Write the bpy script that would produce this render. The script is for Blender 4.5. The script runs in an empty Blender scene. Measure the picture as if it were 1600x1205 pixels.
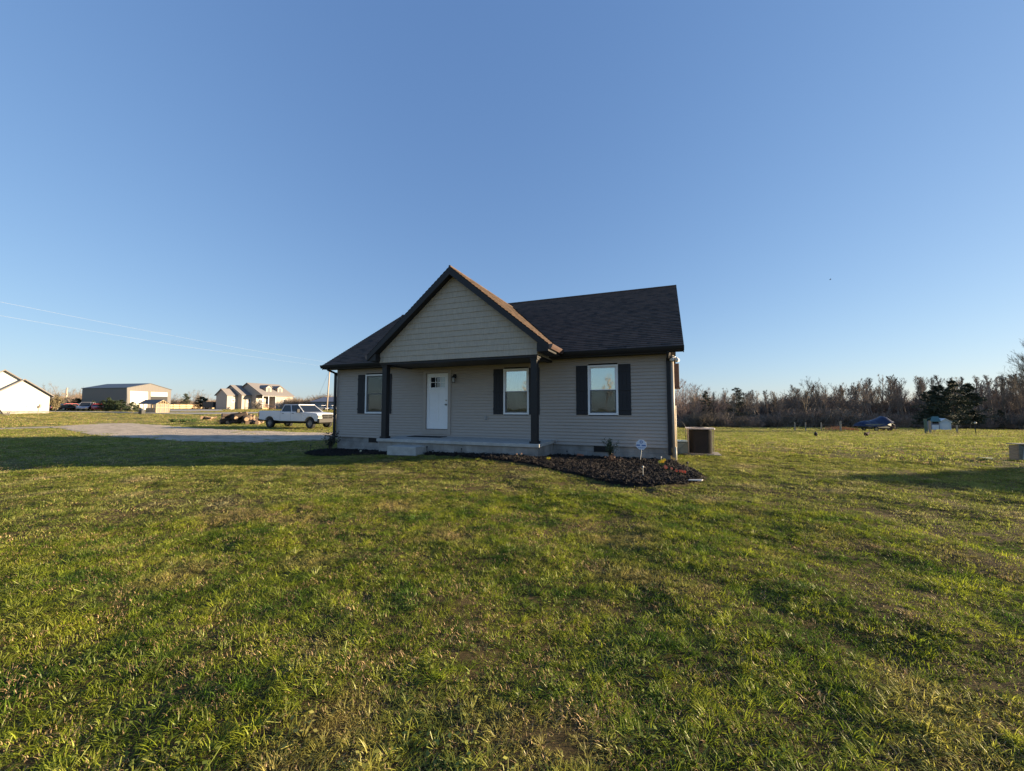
import bpy, math, random
import numpy as np
from mathutils import Vector, Matrix
random.seed(7); RNG = np.random.default_rng(11)
S = bpy.context.scene; COL = S.collection
R = math.radians
# ------------------------------------------------------------------ camera constants
CAM = (-.106, -12.05, 1.52); YAW = .3795; PIT = .0596; F = 600.45
RL = (math.cos(YAW), math.sin(YAW)); FH = (-math.sin(YAW), math.cos(YAW))
SUN_AZ, SUN_EL = R(23.0), R(10.5)          # azimuth measured from +X towards +Y

# ------------------------------------------------------------------ terrain
_ld = [0, 6, 12, 17, 27, 34, 46, 56, 66, 80, 97, 130, 200, 4000]
_lz = [0, 0, -.12, -.2, -.2, -.08, 0, .35, .8, 1.08, 1.26, 1.35, 1.3, 1.2]
_rd = [0, 14, 20, 30, 46, 58, 75, 110, 200, 4000]
_rz = [0, 0, -.2, -.7, -1.25, -1.62, -2.2, -2.7, -3.2, -3.2]
def _sm(d, xs, zs):
    w = 1.0 + d * .07
    return sum(np.interp(d + o * w, xs, zs) for o in (-1, -.5, 0, .5, 1)) / 5
def G(x, y):
    x = np.asarray(x, float); y = np.asarray(y, float)
    dx = x - CAM[0]; dy = y - CAM[1]
    dep = dx * FH[0] + dy * FH[1]; lat = dx * RL[0] + dy * RL[1]
    rd = np.hypot(dep, lat) * .0 + np.maximum(dep, 0)
    t = np.clip((lat / np.maximum(dep, 3.) + .35) / .7, 0, 1); t = t * t * (3 - 2 * t)
    far = np.clip((lat / np.maximum(dep, 3.) - .9) / .45, 0, 1)
    return .19 * np.exp(-((x + 6.3) / 3.6) ** 4) * np.exp(-((y + 1.9) / 1.5) ** 2) + (1 - t) * _sm(rd, _ld, _lz) + t * _sm(rd, _rd, _rz) * (1 + .12 * far)
def g(x, y): return float(G(x, y))
def W(lat, dep): return (CAM[0] + lat * RL[0] + dep * FH[0], CAM[1] + lat * RL[1] + dep * FH[1])
def D(lat, dep): return Vector((lat * RL[0] + dep * FH[0], lat * RL[1] + dep * FH[1], 0))
def at(px, dep, dz=0):
    x, y = W((px - 800) / F * dep, dep)
    return Vector((x, y, g(x, y) + dz))
_c, _s = math.cos(PIT), math.sin(PIT)
def ray(px, py):
    a = (px - 800) / F; b = -(py - 602.5) / F
    hd = _c - b * _s; vz = _s + b * _c
    return Vector((RL[0] * a + FH[0] * hd, RL[1] * a + FH[1] * hd, vz))
def gp(px, py):
    r = ray(px, py); t = 1.0; C = Vector(CAM)
    while t < 400:
        p = C + r * t
        if p.z < g(p.x, p.y): break
        t *= 1.004
    return Vector((p.x, p.y, g(p.x, p.y)))
def onwall(A, T, px, py):
    r = ray(px, py); n = Vector((-T.y, T.x, 0)); C = Vector(CAM)
    t = (Vector(A) - C).dot(n) / r.dot(n)
    return C + r * t
def hz(px, py, dep):          # height of the pixel at that depth
    r = ray(px, py); hd = _c + (py - 602.5) / F * _s
    return CAM[2] + r.z / hd * dep

# ------------------------------------------------------------------ materials
MATS = {}
def nt(m): m.use_nodes = True; return m.node_tree
def mat(name, col, rough=.7, var=.0, vscale=8, bump=0, bscale=40, metal=0, spec=.5, col2=None, emit=None, coords='Object', detail=6, stretch=None):
    if name in MATS: return MATS[name]
    m = bpy.data.materials.new(name); t = nt(m); n = t.nodes; l = t.links
    b = n['Principled BSDF']
    b.inputs['Base Color'].default_value = (*col, 1); b.inputs['Roughness'].default_value = rough
    b.inputs['Metallic'].default_value = metal; b.inputs['Specular IOR Level'].default_value = spec
    tc = n.new('ShaderNodeTexCoord'); src = tc.outputs[coords]
    if stretch:
        mp = n.new('ShaderNodeMapping'); mp.inputs['Scale'].default_value = stretch
        l.new(src, mp.inputs['Vector']); src = mp.outputs['Vector']
    if var or col2:
        no = n.new('ShaderNodeTexNoise'); no.inputs['Scale'].default_value = vscale; no.inputs['Detail'].default_value = detail
        no.inputs['Roughness'].default_value = .65
        l.new(src, no.inputs['Vector'])
        r = n.new('ShaderNodeValToRGB'); r.color_ramp.elements[0].position = .32; r.color_ramp.elements[1].position = .68
        c2 = col2 or tuple(min(1, c * (1 + var)) for c in col); c1 = col if col2 else tuple(c * (1 - var) for c in col)
        r.color_ramp.elements[0].color = (*c1, 1); r.color_ramp.elements[1].color = (*c2, 1)
        l.new(no.outputs['Fac'], r.inputs['Fac']); l.new(r.outputs['Color'], b.inputs['Base Color'])
    if bump:
        nb = n.new('ShaderNodeTexNoise'); nb.inputs['Scale'].default_value = bscale; nb.inputs['Detail'].default_value = 5
        l.new(src, nb.inputs['Vector'])
        bm = n.new('ShaderNodeBump'); bm.inputs['Strength'].default_value = bump; bm.inputs['Distance'].default_value = .02
        l.new(nb.outputs['Fac'], bm.inputs['Height']); l.new(bm.outputs['Normal'], b.inputs['Normal'])
    MATS[name] = m; return m
siding = mat('greige_vinyl', (.385, .333, .29), .55, .06, 3, .06, 90, stretch=(1, 1, 6))
shake = mat('sage_shake', (.43, .38, .305), .7, .14, 5, .5, 26, stretch=(5, 1, .6))
trimm = mat('greige_trim', (.38, .33, .29), .5, .04, 4)
black = mat('charcoal_trim', (.008, .008, .010), .6, .2, 5, .1, 60)
shut = mat('charcoal_shutter', (.012, .013, .018), .65, .12, 6, .2, 80, stretch=(4, 1, .5))
white = mat('white_paint', (.84, .84, .85), .4, .03, 3)
vinylw = mat('white_vinyl', (.80, .80, .80), .35, .03, 3)
conc = mat('concrete', (.42, .41, .385), .85, .16, 5, .35, 60)
darkm = mat('dark_void', (.01, .01, .01), .9)
brass = mat('brushed_metal', (.35, .34, .32), .3, 0, metal=1)
rubber = mat('tyre_rubber', (.02, .02, .02), .85, .2, 10, .2, 60)
chrome = mat('chrome', (.6, .6, .62), .18, 0, metal=1)
wood = mat('pale_timber', (.44, .32, .19), .75, .2, 6, .3, 30)
postwood = mat('weathered_post', (.33, .27, .20), .85, .25, 9, .4, 30, stretch=(4, 4, .6))
beigew = mat('beige_siding_far', (.38, .325, .27), .7, .05, 2)
roofg = mat('grey_shingle_far', (.21, .19, .18), .85, .2, 8)
whitew = mat('white_siding_far', (.58, .56, .49), .6, .03, 2)

def glassmat(name, tint=(.02, .022, .025), rough=.02, spec=.8, clear=.35):
    if name in MATS: return MATS[name]
    m = bpy.data.materials.new(name); t = nt(m); n = t.nodes; l = t.links
    out = n['Material Output']; n.remove(n['Principled BSDF'])
    tr = n.new('ShaderNodeBsdfTransparent'); tr.inputs['Color'].default_value = (.75, .8, .78, 1)
    gl = n.new('ShaderNodeBsdfGlossy'); gl.inputs['Roughness'].default_value = rough; gl.inputs['Color'].default_value = (.92, 1, .97, 1)
    fr = n.new('ShaderNodeFresnel'); fr.inputs['IOR'].default_value = 1.55
    ma = n.new('ShaderNodeMath'); ma.operation = 'ADD'; ma.inputs[1].default_value = clear; ma.use_clamp = True
    no = n.new('ShaderNodeTexNoise'); no.inputs['Scale'].default_value = 2.2; no.inputs['Detail'].default_value = 1
    tc = n.new('ShaderNodeTexCoord'); l.new(tc.outputs['Object'], no.inputs['Vector'])
    bp = n.new('ShaderNodeBump'); bp.inputs['Strength'].default_value = .07; bp.inputs['Distance'].default_value = .02
    l.new(no.outputs['Fac'], bp.inputs['Height']); l.new(bp.outputs['Normal'], gl.inputs['Normal'])
    mx = n.new('ShaderNodeMixShader')
    l.new(fr.outputs['Fac'], ma.inputs[0]); l.new(ma.outputs[0], mx.inputs['Fac'])
    l.new(tr.outputs[0], mx.inputs[1]); l.new(gl.outputs[0], mx.inputs[2]); l.new(mx.outputs[0], out.inputs['Surface'])
    MATS[name] = m; return m
def screenmat():
    m = bpy.data.materials.new('screen_mesh'); t = nt(m); n = t.nodes; l = t.links; out = n['Material Output']; b = n['Principled BSDF']; b.inputs['Base Color'].default_value = (.03, .033, .036, 1); b.inputs['Roughness'].default_value = .8
    tr = n.new('ShaderNodeBsdfTransparent'); mx = n.new('ShaderNodeMixShader'); mx.inputs['Fac'].default_value = .38; l.new(b.outputs[0], mx.inputs[2]); l.new(tr.outputs[0], mx.inputs[1]); l.new(mx.outputs[0], out.inputs['Surface']); return m
screen_mat = screenmat()
glass = glassmat('window_glass', clear=.36)
carglass = mat('vehicle_glass', (.012, .015, .018), .06, 0, spec=.5)

def shingle_mat(name, c1, c2, c3, w=.28, h=.12):
    m = bpy.data.materials.new(name); t = nt(m); n = t.nodes; l = t.links; b = n['Principled BSDF']
    tc = n.new('ShaderNodeTexCoord'); uv = n.new('ShaderNodeUVMap')
    br = n.new('ShaderNodeTexBrick'); br.inputs['Scale'].default_value = 1; br.inputs['Brick Width'].default_value = w; br.inputs['Row Height'].default_value = h
    br.inputs['Mortar Size'].default_value = .0035; br.offset = .37
    br.inputs['Color1'].default_value = (*c1, 1); br.inputs['Color2'].default_value = (*c2, 1); br.inputs['Mortar'].default_value = (c1[0] * .35, c1[1] * .35, c1[2] * .35, 1)
    l.new(uv.outputs['UV'], br.inputs['Vector'])
    no = n.new('ShaderNodeTexNoise'); no.inputs['Scale'].default_value = 3.5; no.inputs['Detail'].default_value = 8; no.inputs['Roughness'].default_value = .8
    l.new(tc.outputs['Object'], no.inputs['Vector'])
    mx = n.new('ShaderNodeMix'); mx.data_type = 'RGBA'; mx.inputs['B'].default_value = (*c3, 1)
    mr = n.new('ShaderNodeMapRange'); mr.inputs['From Min'].default_value = .42; mr.inputs['From Max'].default_value = .62; mr.inputs['To Max'].default_value = .55
    l.new(no.outputs['Fac'], mr.inputs['Value']); l.new(mr.outputs['Result'], mx.inputs['Factor'])
    l.new(br.outputs['Color'], mx.inputs['A']); l.new(mx.outputs['Result'], b.inputs['Base Color'])
    b.inputs['Roughness'].default_value = .9
    n2 = n.new('ShaderNodeTexNoise'); n2.inputs['Scale'].default_value = 220; l.new(tc.outputs['Object'], n2.inputs['Vector'])
    bp = n.new('ShaderNodeBump'); bp.inputs['Strength'].default_value = .5; bp.inputs['Distance'].default_value = .01
    l.new(n2.outputs['Fac'], bp.inputs['Height']); l.new(bp.outputs['Normal'], b.inputs['Normal'])
    return m
shing = shingle_mat('brown_shingles', (.105, .066, .049), (.025, .019, .016), (.14, .09, .062))

def block_mat(name, col):
    m = bpy.data.materials.new(name); t = nt(m); n = t.nodes; l = t.links; b = n['Principled BSDF']
    tc = n.new('ShaderNodeTexCoord'); mp = n.new('ShaderNodeMapping'); mp.inputs['Rotation'].default_value = (R(90), 0, 0)
    l.new(tc.outputs['Object'], mp.inputs['Vector'])
    br = n.new('ShaderNodeTexBrick'); br.inputs['Scale'].default_value = 1; br.inputs['Brick Width'].default_value = .4; br.inputs['Row Height'].default_value = .2; br.inputs['Mortar Size'].default_value = .006
    br.inputs['Color1'].default_value = (*col, 1); br.inputs['Color2'].default_value = (col[0] * .85, col[1] * .85, col[2] * .85, 1); br.inputs['Mortar'].default_value = (col[0] * .75, col[1] * .75, col[2] * .75, 1)
    l.new(mp.outputs['Vector'], br.inputs['Vector'])
    no = n.new('ShaderNodeTexNoise'); no.inputs['Scale'].default_value = 2.5; no.inputs['Detail'].default_value = 9; l.new(tc.outputs['Object'], no.inputs['Vector'])
    mr = n.new('ShaderNodeMapRange'); mr.inputs['From Min'].default_value = .3; mr.inputs['From Max'].default_value = .7; mr.inputs['To Min'].default_value = .65; mr.inputs['To Max'].default_value = 1.2
    l.new(no.outputs['Fac'], mr.inputs['Value'])
    mx = n.new('ShaderNodeMix'); mx.data_type = 'RGBA'; mx.blend_type = 'MULTIPLY'; mx.inputs['Factor'].default_value = 1
    l.new(br.outputs['Color'], mx.inputs['A']); l.new(mr.outputs['Result'], mx.inputs['B']); l.new(mx.outputs['Result'], b.inputs['Base Color'])
    b.inputs['Roughness'].default_value = .9
    n2 = n.new('ShaderNodeTexNoise'); n2.inputs['Scale'].default_value = 60; l.new(tc.outputs['Object'], n2.inputs['Vector'])
    ad = n.new('ShaderNodeMath'); ad.operation = 'MULTIPLY_ADD'; ad.inputs[1].default_value = -1.0; l.new(br.outputs['Fac'], ad.inputs[0]); l.new(n2.outputs['Fac'], ad.inputs[2])
    bp = n.new('ShaderNodeBump'); bp.inputs['Strength'].default_value = .5; bp.inputs['Distance'].default_value = .01
    l.new(ad.outputs[0], bp.inputs['Height']); l.new(bp.outputs['Normal'], b.inputs['Normal'])
    return m
block = block_mat('concrete_block', (.35, .325, .295))

# ------------------------------------------------------------------ mesh builder
class MB:
    def __init__(s): s.v = []; s.f = []; s.uv = {}
    def face(s, pts, uv=None):
        i = len(s.v); s.v += [tuple(p) for p in pts]; s.f.append(tuple(range(i, i + len(pts))))
        if uv: s.uv[len(s.f) - 1] = uv
        return s
    def box(s, a, b, M=None):
        x0, y0, z0 = a; x1, y1, z1 = b
        if x0 > x1: x0, x1 = x1, x0
        if y0 > y1: y0, y1 = y1, y0
        if z0 > z1: z0, z1 = z1, z0
        P = [Vector(p) for p in ((x0, y0, z0), (x1, y0, z0), (x1, y1, z0), (x0, y1, z0), (x0, y0, z1), (x1, y0, z1), (x1, y1, z1), (x0, y1, z1))]
        if M: P = [M @ p for p in P]
        i = len(s.v); s.v += [tuple(p) for p in P]
        s.f += [(i, i + 3, i + 2, i + 1), (i + 4, i + 5, i + 6, i + 7), (i, i + 1, i + 5, i + 4), (i + 1, i + 2, i + 6, i + 5), (i + 2, i + 3, i + 7, i + 6), (i + 3, i, i + 4, i + 7)]
        return s
    def prism(s, poly, d):          # polygon of 3D points extruded by the vector d
        n = len(poly); i = len(s.v); d = Vector(d)
        s.v += [tuple(Vector(p)) for p in poly] + [tuple(Vector(p) + d) for p in poly]
        s.f.append(tuple(range(i, i + n))[::-1]); s.f.append(tuple(range(i + n, i + 2 * n)))
        for k in range(n): s.f.append((i + k, i + (k + 1) % n, i + n + (k + 1) % n, i + n + k))
        return s
    def tube(s, pts, r, n=8, cap=True):
        pts = [Vector(p) for p in pts]; rs = r if isinstance(r, (list, tuple)) else [r] * len(pts)
        base = len(s.v); prev = None
        for k, p in enumerate(pts):
            d = (pts[min(k + 1, len(pts) - 1)] - pts[max(k - 1, 0)]).normalized()
            if prev is None: a = d.orthogonal().normalized()
            else: a = (prev - d * prev.dot(d)).normalized()
            prev = a; b = d.cross(a)
            for j in range(n):
                t = 2 * math.pi * j / n; s.v.append(tuple(p + (a * math.cos(t) + b * math.sin(t)) * rs[k]))
        for k in range(len(pts) - 1):
            for j in range(n):
                q = base + k * n; s.f.append((q + j, q + (j + 1) % n, q + n + (j + 1) % n, q + n + j))
        if cap:
            s.f.append(tuple(base + j for j in range(n))[::-1]); q = base + (len(pts) - 1) * n; s.f.append(tuple(q + j for j in range(n)))
        return s
    def ball(s, c, r, n=10, m=6, sc=(1, 1, 1)):
        pr = []
        for k in range(m + 1):
            th = math.pi * k / m; pr.append((math.sin(th), math.cos(th)))
        i = len(s.v)
        for (a, z) in pr:
            for j in range(n):
                t = 2 * math.pi * j / n; s.v.append((c[0] + r * sc[0] * a * math.cos(t), c[1] + r * sc[1] * a * math.sin(t), c[2] + r * sc[2] * z))
        for k in range(m):
            for j in range(n): s.f.append((i + k * n + j, i + (k + 1) * n + j, i + (k + 1) * n + (j + 1) % n, i + k * n + (j + 1) % n))
        return s
    def build(s, name, m, parent=None, loc=None, smooth=False, bevel=0):
        me = bpy.data.meshes.new(name)
        off = Vector(loc) if loc is not None else Vector((0, 0, 0))
        vs = [tuple(Vector(v) - off) for v in s.v] if loc is not None else s.v
        me.from_pydata(vs, [], s.f)
        if s.uv:
            ul = me.uv_layers.new(name='UVMap')
            for p in me.polygons:
                u = s.uv.get(p.index)
                if u:
                    for k, li in enumerate(p.loop_indices): ul.data[li].uv = u[k]
        me.materials.append(m); me.update()
        if smooth: me.polygons.foreach_set('use_smooth', [True] * len(me.polygons))
        o = bpy.data.objects.new(name, me); COL.objects.link(o)
        if parent is not None: o.parent = parent
        if loc is not None: o.location = off
        if bevel:
            b = o.modifiers.new('bevel', 'BEVEL'); b.width = bevel; b.segments = 2; b.limit_method = 'ANGLE'; b.angle_limit = R(40)
        return o
def tag(o, label=None, cat=None, group=None, kind=None):
    if label: o['label'] = label
    if cat: o['category'] = cat
    if group: o['group'] = group
    if kind: o['kind'] = kind
    return o
def empty(name, loc=(0, 0, 0), rz=0):
    o = bpy.data.objects.new(name, None); COL.objects.link(o); o.location = loc; o.rotation_euler = (0, 0, rz); o.empty_display_size = .2; return o
def kids(o): return [c for c in COL.objects if c.parent == o]
def copy_tree(o, chmap=None):
    c = o.copy(); COL.objects.link(c)
    for ch in (chmap[o.name] if chmap else kids(o)):
        d = ch.copy(); COL.objects.link(d); d.parent = c
    return c

# ------------------------------------------------------------------ numpy value noise for placement
_tab = RNG.random((256, 256))
def vnoise(x, y, s=1., o=0):
    x = np.asarray(x) / s + o * 17.3 + 900; y = np.asarray(y) / s + o * 31.7 + 900
    xi = np.floor(x).astype(int); yi = np.floor(y).astype(int); fx = x - xi; fy = y - yi
    fx = fx * fx * (3 - 2 * fx); fy = fy * fy * (3 - 2 * fy)
    a = _tab[xi % 256, yi % 256]; b = _tab[(xi + 1) % 256, yi % 256]; c = _tab[xi % 256, (yi + 1) % 256]; d = _tab[(xi + 1) % 256, (yi + 1) % 256]
    return (a * (1 - fx) + b * fx) * (1 - fy) + (c * (1 - fx) + d * fx) * fy
def lumps(x, y):      # small unevenness of the lawn, fading with distance
    dist = np.hypot(x - CAM[0], y - CAM[1])
    return ((vnoise(x, y, .28, 6) - .5) * .035 + (vnoise(x, y, .6, 1) - .5) * .06 + (vnoise(x, y, 1.7, 2) - .5) * .07) * np.clip((40 - dist) / 25, 0, 1) * np.clip((np.hypot(np.maximum(np.abs(x + 6.3) - 6.9, 0), np.maximum(np.abs(y - 3.8) - 6.5, 0))) / 1.5, 0, 1)

# ------------------------------------------------------------------ ground
def ground_material():
    m = bpy.data.materials.new('lawn_ground'); t = nt(m); n = t.nodes; l = t.links; b = n['Principled BSDF']
    ge = n.new('ShaderNodeNewGeometry')
    def noise(sc, det=6, ro=.6):
        k = n.new('ShaderNodeTexNoise'); k.inputs['Scale'].default_value = sc; k.inputs['Detail'].default_value = det; k.inputs['Roughness'].default_value = ro
        l.new(ge.outputs['Position'], k.inputs['Vector']); return k
    def ramp(src, p0, c0, p1, c1):
        r = n.new('ShaderNodeValToRGB'); e = r.color_ramp.elements; e[0].position = p0; e[0].color = (*c0, 1); e[1].position = p1; e[1].color = (*c1, 1)
        l.new(src, r.inputs['Fac']); return r
    # near soil and thatch
    a = ramp(noise(9, 9, .7).outputs['Fac'], .35, (.035, .028, .014), .7, (.15, .11, .05))
    # far grass, olive with straw patches
    f1 = ramp(noise(.9, 10, .8).outputs['Fac'], .36, (.075, .098, .016), .66, (.24, .21, .07))
    f2 = ramp(noise(.06, 7, .7).outputs['Fac'], .4, (.13, .15, .03), .6, (.34, .27, .12))
    mf = n.new('ShaderNodeMix'); mf.data_type = 'RGBA'; mf.inputs['Factor'].default_value = .55
    l.new(f1.outputs['Color'], mf.inputs['A']); l.new(f2.outputs['Color'], mf.inputs['B'])
    vd = n.new('ShaderNodeVectorMath'); vd.operation = 'DISTANCE'; vd.inputs[1].default_value = CAM; l.new(ge.outputs['Position'], vd.inputs[0])
    mr = n.new('ShaderNodeMapRange'); mr.inputs['From Min'].default_value = 8; mr.inputs['From Max'].default_value = 30; l.new(vd.outputs['Value'], mr.inputs['Value'])
    mx = n.new('ShaderNodeMix'); mx.data_type = 'RGBA'; l.new(mr.outputs['Result'], mx.inputs['Factor']); l.new(a.outputs['Color'], mx.inputs['A']); l.new(mf.outputs['Result'], mx.inputs['B'])
    l.new(mx.outputs['Result'], b.inputs['Base Color']); b.inputs['Roughness'].default_value = 1; b.inputs['Specular IOR Level'].default_value = .1
    bp = n.new('ShaderNodeBump'); bp.inputs['Strength'].default_value = 1; bp.inputs['Distance'].default_value = .06
    l.new(noise(5, 10, .8).outputs['Fac'], bp.inputs['Height']); l.new(bp.outputs['Normal'], b.inputs['Normal'])
    return m
def make_ground():
    def axis(c, fine, n, grow):
        v = [0.]; st = fine
        for k in range(n):
            v.append(v[-1] + st)
            if v[-1] > 14: st *= grow
        v = np.array(v); return v
    ax = axis(0, .14, 215, 1.045); ax = ax[ax < 2600]; X = np.concatenate([-ax[:0:-1], ax]) + CAM[0]
    Y = np.concatenate([-ax[:0:-1], ax]) + CAM[1]
    xx, yy = np.meshgrid(X, Y, indexing='ij'); zz = G(xx, yy) + lumps(xx, yy)
    nx, ny = xx.shape
    v = np.stack([xx, yy, zz], -1).reshape(-1, 3); idx = np.arange(nx * ny).reshape(nx, ny)
    f = np.stack([idx[:-1, :-1], idx[1:, :-1], idx[1:, 1:], idx[:-1, 1:]], -1).reshape(-1, 4)
    me = bpy.data.meshes.new('lawn'); me.vertices.add(len(v)); me.vertices.foreach_set('co', v.ravel())
    me.loops.add(f.size); me.loops.foreach_set('vertex_index', f.ravel().astype(np.int32)); me.polygons.add(len(f))
    me.polygons.foreach_set('loop_start', np.arange(0, f.size, 4, dtype=np.int32)); me.update(calc_edges=True)
    me.polygons.foreach_set('use_smooth', [True] * len(f)); me.materials.append(ground_material())
    o = bpy.data.objects.new('lawn', me); COL.objects.link(o)
    tag(o, 'broad lawn and fields around the grey house', kind='structure'); return o
make_ground()

def strip(name, up, lo, m, rows=10, cols=60, dz=.02, jit=.0, label=None):
    def samp(P, t):
        L = [0.]
        for a, b in zip(P[:-1], P[1:]): L.append(L[-1] + (Vector(b) - Vector(a)).length)
        return Vector((np.interp(t * L[-1], L, [p[0] for p in P]), np.interp(t * L[-1], L, [p[1] for p in P])))
    mb = MB(); idx = {}
    for i in range(cols + 1):
        a = samp(up, i / cols); b = samp(lo, i / cols)
        for j in range(rows + 1):
            p = a.lerp(b, j / rows)
            if j in (0, rows) and jit:
                q = (float(vnoise(p.x, p.y, .6, 5)) - .5) * jit; d = (b - a).normalized() if (b - a).length > 1e-6 else Vector((0, 0)); p = p + d * q
            idx[i, j] = len(mb.v); mb.v.append((p.x, p.y, float(g(p.x, p.y) + lumps(p.x, p.y)) + dz + (0 if 0 < j < rows else -.03)))
    for i in range(cols):
        for j in range(rows): mb.f.append((idx[i, j], idx[i, j + 1], idx[i + 1, j + 1], idx[i + 1, j]))
    o = mb.build(name, m, smooth=True); tag(o, label, kind='structure'); return o
gravel = mat('pale_gravel', (.25, .205, .155), .95, 0, 1.6, 1, 14, col2=(.62, .51, .39), detail=14)
for nd in gravel.node_tree.nodes:
    if nd.type == 'BUMP': nd.inputs['Distance'].default_value = .12
GU = [gp(*p).xy for p in ((78, 668), (120, 664.5), (165, 662), (205, 661.5), (250, 664.5), (310, 669.5), (380, 673), (450, 675), (515, 676.5), (560, 678))]
GL = [gp(*p).xy for p in ((80, 669), (110, 673), (135, 678.5), (165, 682), (210, 685), (260, 688.5), (330, 691), (400, 692.5), (470, 690), (545, 685))]
strip('gravel_driveway', GU, GL, gravel, 14, 120, .045, 1.1, 'pale gravel driveway crossing the left lawn')
path = mat('beaten_track', (.30, .25, .17), .95, 0, 6, .6, 30, col2=(.45, .38, .27))
strip('track', [gp(*p).xy for p in ((-60, 671.5), (0, 669.5), (40, 668), (84, 666.3))], [gp(*p).xy for p in ((-60, 673), (0, 671), (40, 669.6), (84, 669))], path, 3, 30, .04, .2, 'thin pale track running left off the driveway')
def zline(pts, dz=0): return [Vector(at(px, d)).xy for px, d in pts]
road = mat('far_road', (.34, .31, .27), .95, .15, 3)
RU, RLO = zline(((40, 76), (150, 73), (240, 68), (300, 67), (345, 67), (410, 70), (430, 72))), zline(((40, 72), (150, 69), (240, 64), (300, 62), (345, 62), (410, 65), (430, 67)))
YU, YLO = zline(((262, 104), (300, 106), (345, 104))), zline(((262, 74), (300, 72), (350, 78)))
TU, TLO = [gp(*p).xy for p in ((-60, 671.5), (0, 669.5), (40, 668), (84, 666.3))], [gp(*p).xy for p in ((-60, 673), (0, 671), (40, 669.6), (84, 669))]
strip('road', RU, RLO, road, 3, 60, .05, .3, 'pale gravel road beyond the left lawn')
strip('gravel_yard', YU, YLO, road, 5, 20, .05, .3, 'pale gravel yard before the far plank fence')

# ------------------------------------------------------------------ grass and mulch (stuff)
def blade_patch(name, rad, nblades, hgt, wid, seed, mats, clump=.55, dry=.2, flat=.25):
    rg = np.random.default_rng(seed); V = []; Fc = []; MI = []
    nt_ = max(6, int(nblades / 14)); tx = rg.uniform(-1, 1, (nt_ * 2, 2)); tx = tx[(tx ** 2).sum(1) < 1][:nt_] * rad
    th = rg.uniform(.55, 1.25, len(tx)); tdry = rg.random(len(tx)) < dry
    for k in range(nblades):
        if rg.random() < clump:
            c = rg.integers(len(tx)); p = tx[c] + rg.normal(0, .022 * (1 + rad), 2); hs = th[c]; isdry = tdry[c] or rg.random() < .08
        else:
            while True:
                p = rg.uniform(-rad, rad, 2)
                if (p ** 2).sum() < rad * rad: break
            hs = rg.uniform(.35, .9); isdry = rg.random() < dry * 1.4
        az = rg.uniform(0, 2 * math.pi); lean = rg.uniform(.1, .9) if rg.random() > flat else rg.uniform(1.0, 1.45)
        h = hgt * hs * rg.uniform(.55, 1.15); w = wid * rg.uniform(.6, 1.2); 
        if isdry: lean = rg.uniform(.7, 1.5); h *= .85
        d = np.array([math.cos(az), math.sin(az), 0]); sd = np.array([-math.sin(az + rg.uniform(-.6, .6)), math.cos(az), 0])
        q = np.array([p[0], p[1], -.012]); i = len(V); ang = lean * .35
        n = 3; 
        for j in range(n + 1):
            ww = w * (1 - (j / n) ** 1.6) * .5
            if j < n: V.append(q - sd * ww); V.append(q + sd * ww)
            else: V.append(q.copy())
            q = q + (d * math.sin(ang) + np.array([0, 0, 1]) * math.cos(ang)) * h / n; ang += lean * .5
        for j in range(n - 1): Fc.append((i + 2 * j, i + 2 * j + 1, i + 2 * j + 3, i + 2 * j + 2)); MI.append(1 if isdry else 0)
        Fc.append((i + 2 * n - 2, i + 2 * n - 1, i + 2 * n)); MI.append(1 if isdry else 0)
    me = bpy.data.meshes.new(name); me.from_pydata([tuple(v) for v in V], [], Fc)
    for mm in mats: me.materials.append(mm)
    me.polygons.foreach_set('material_index', MI); me.update()
    return bpy.data.objects.new(name, me)
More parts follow.
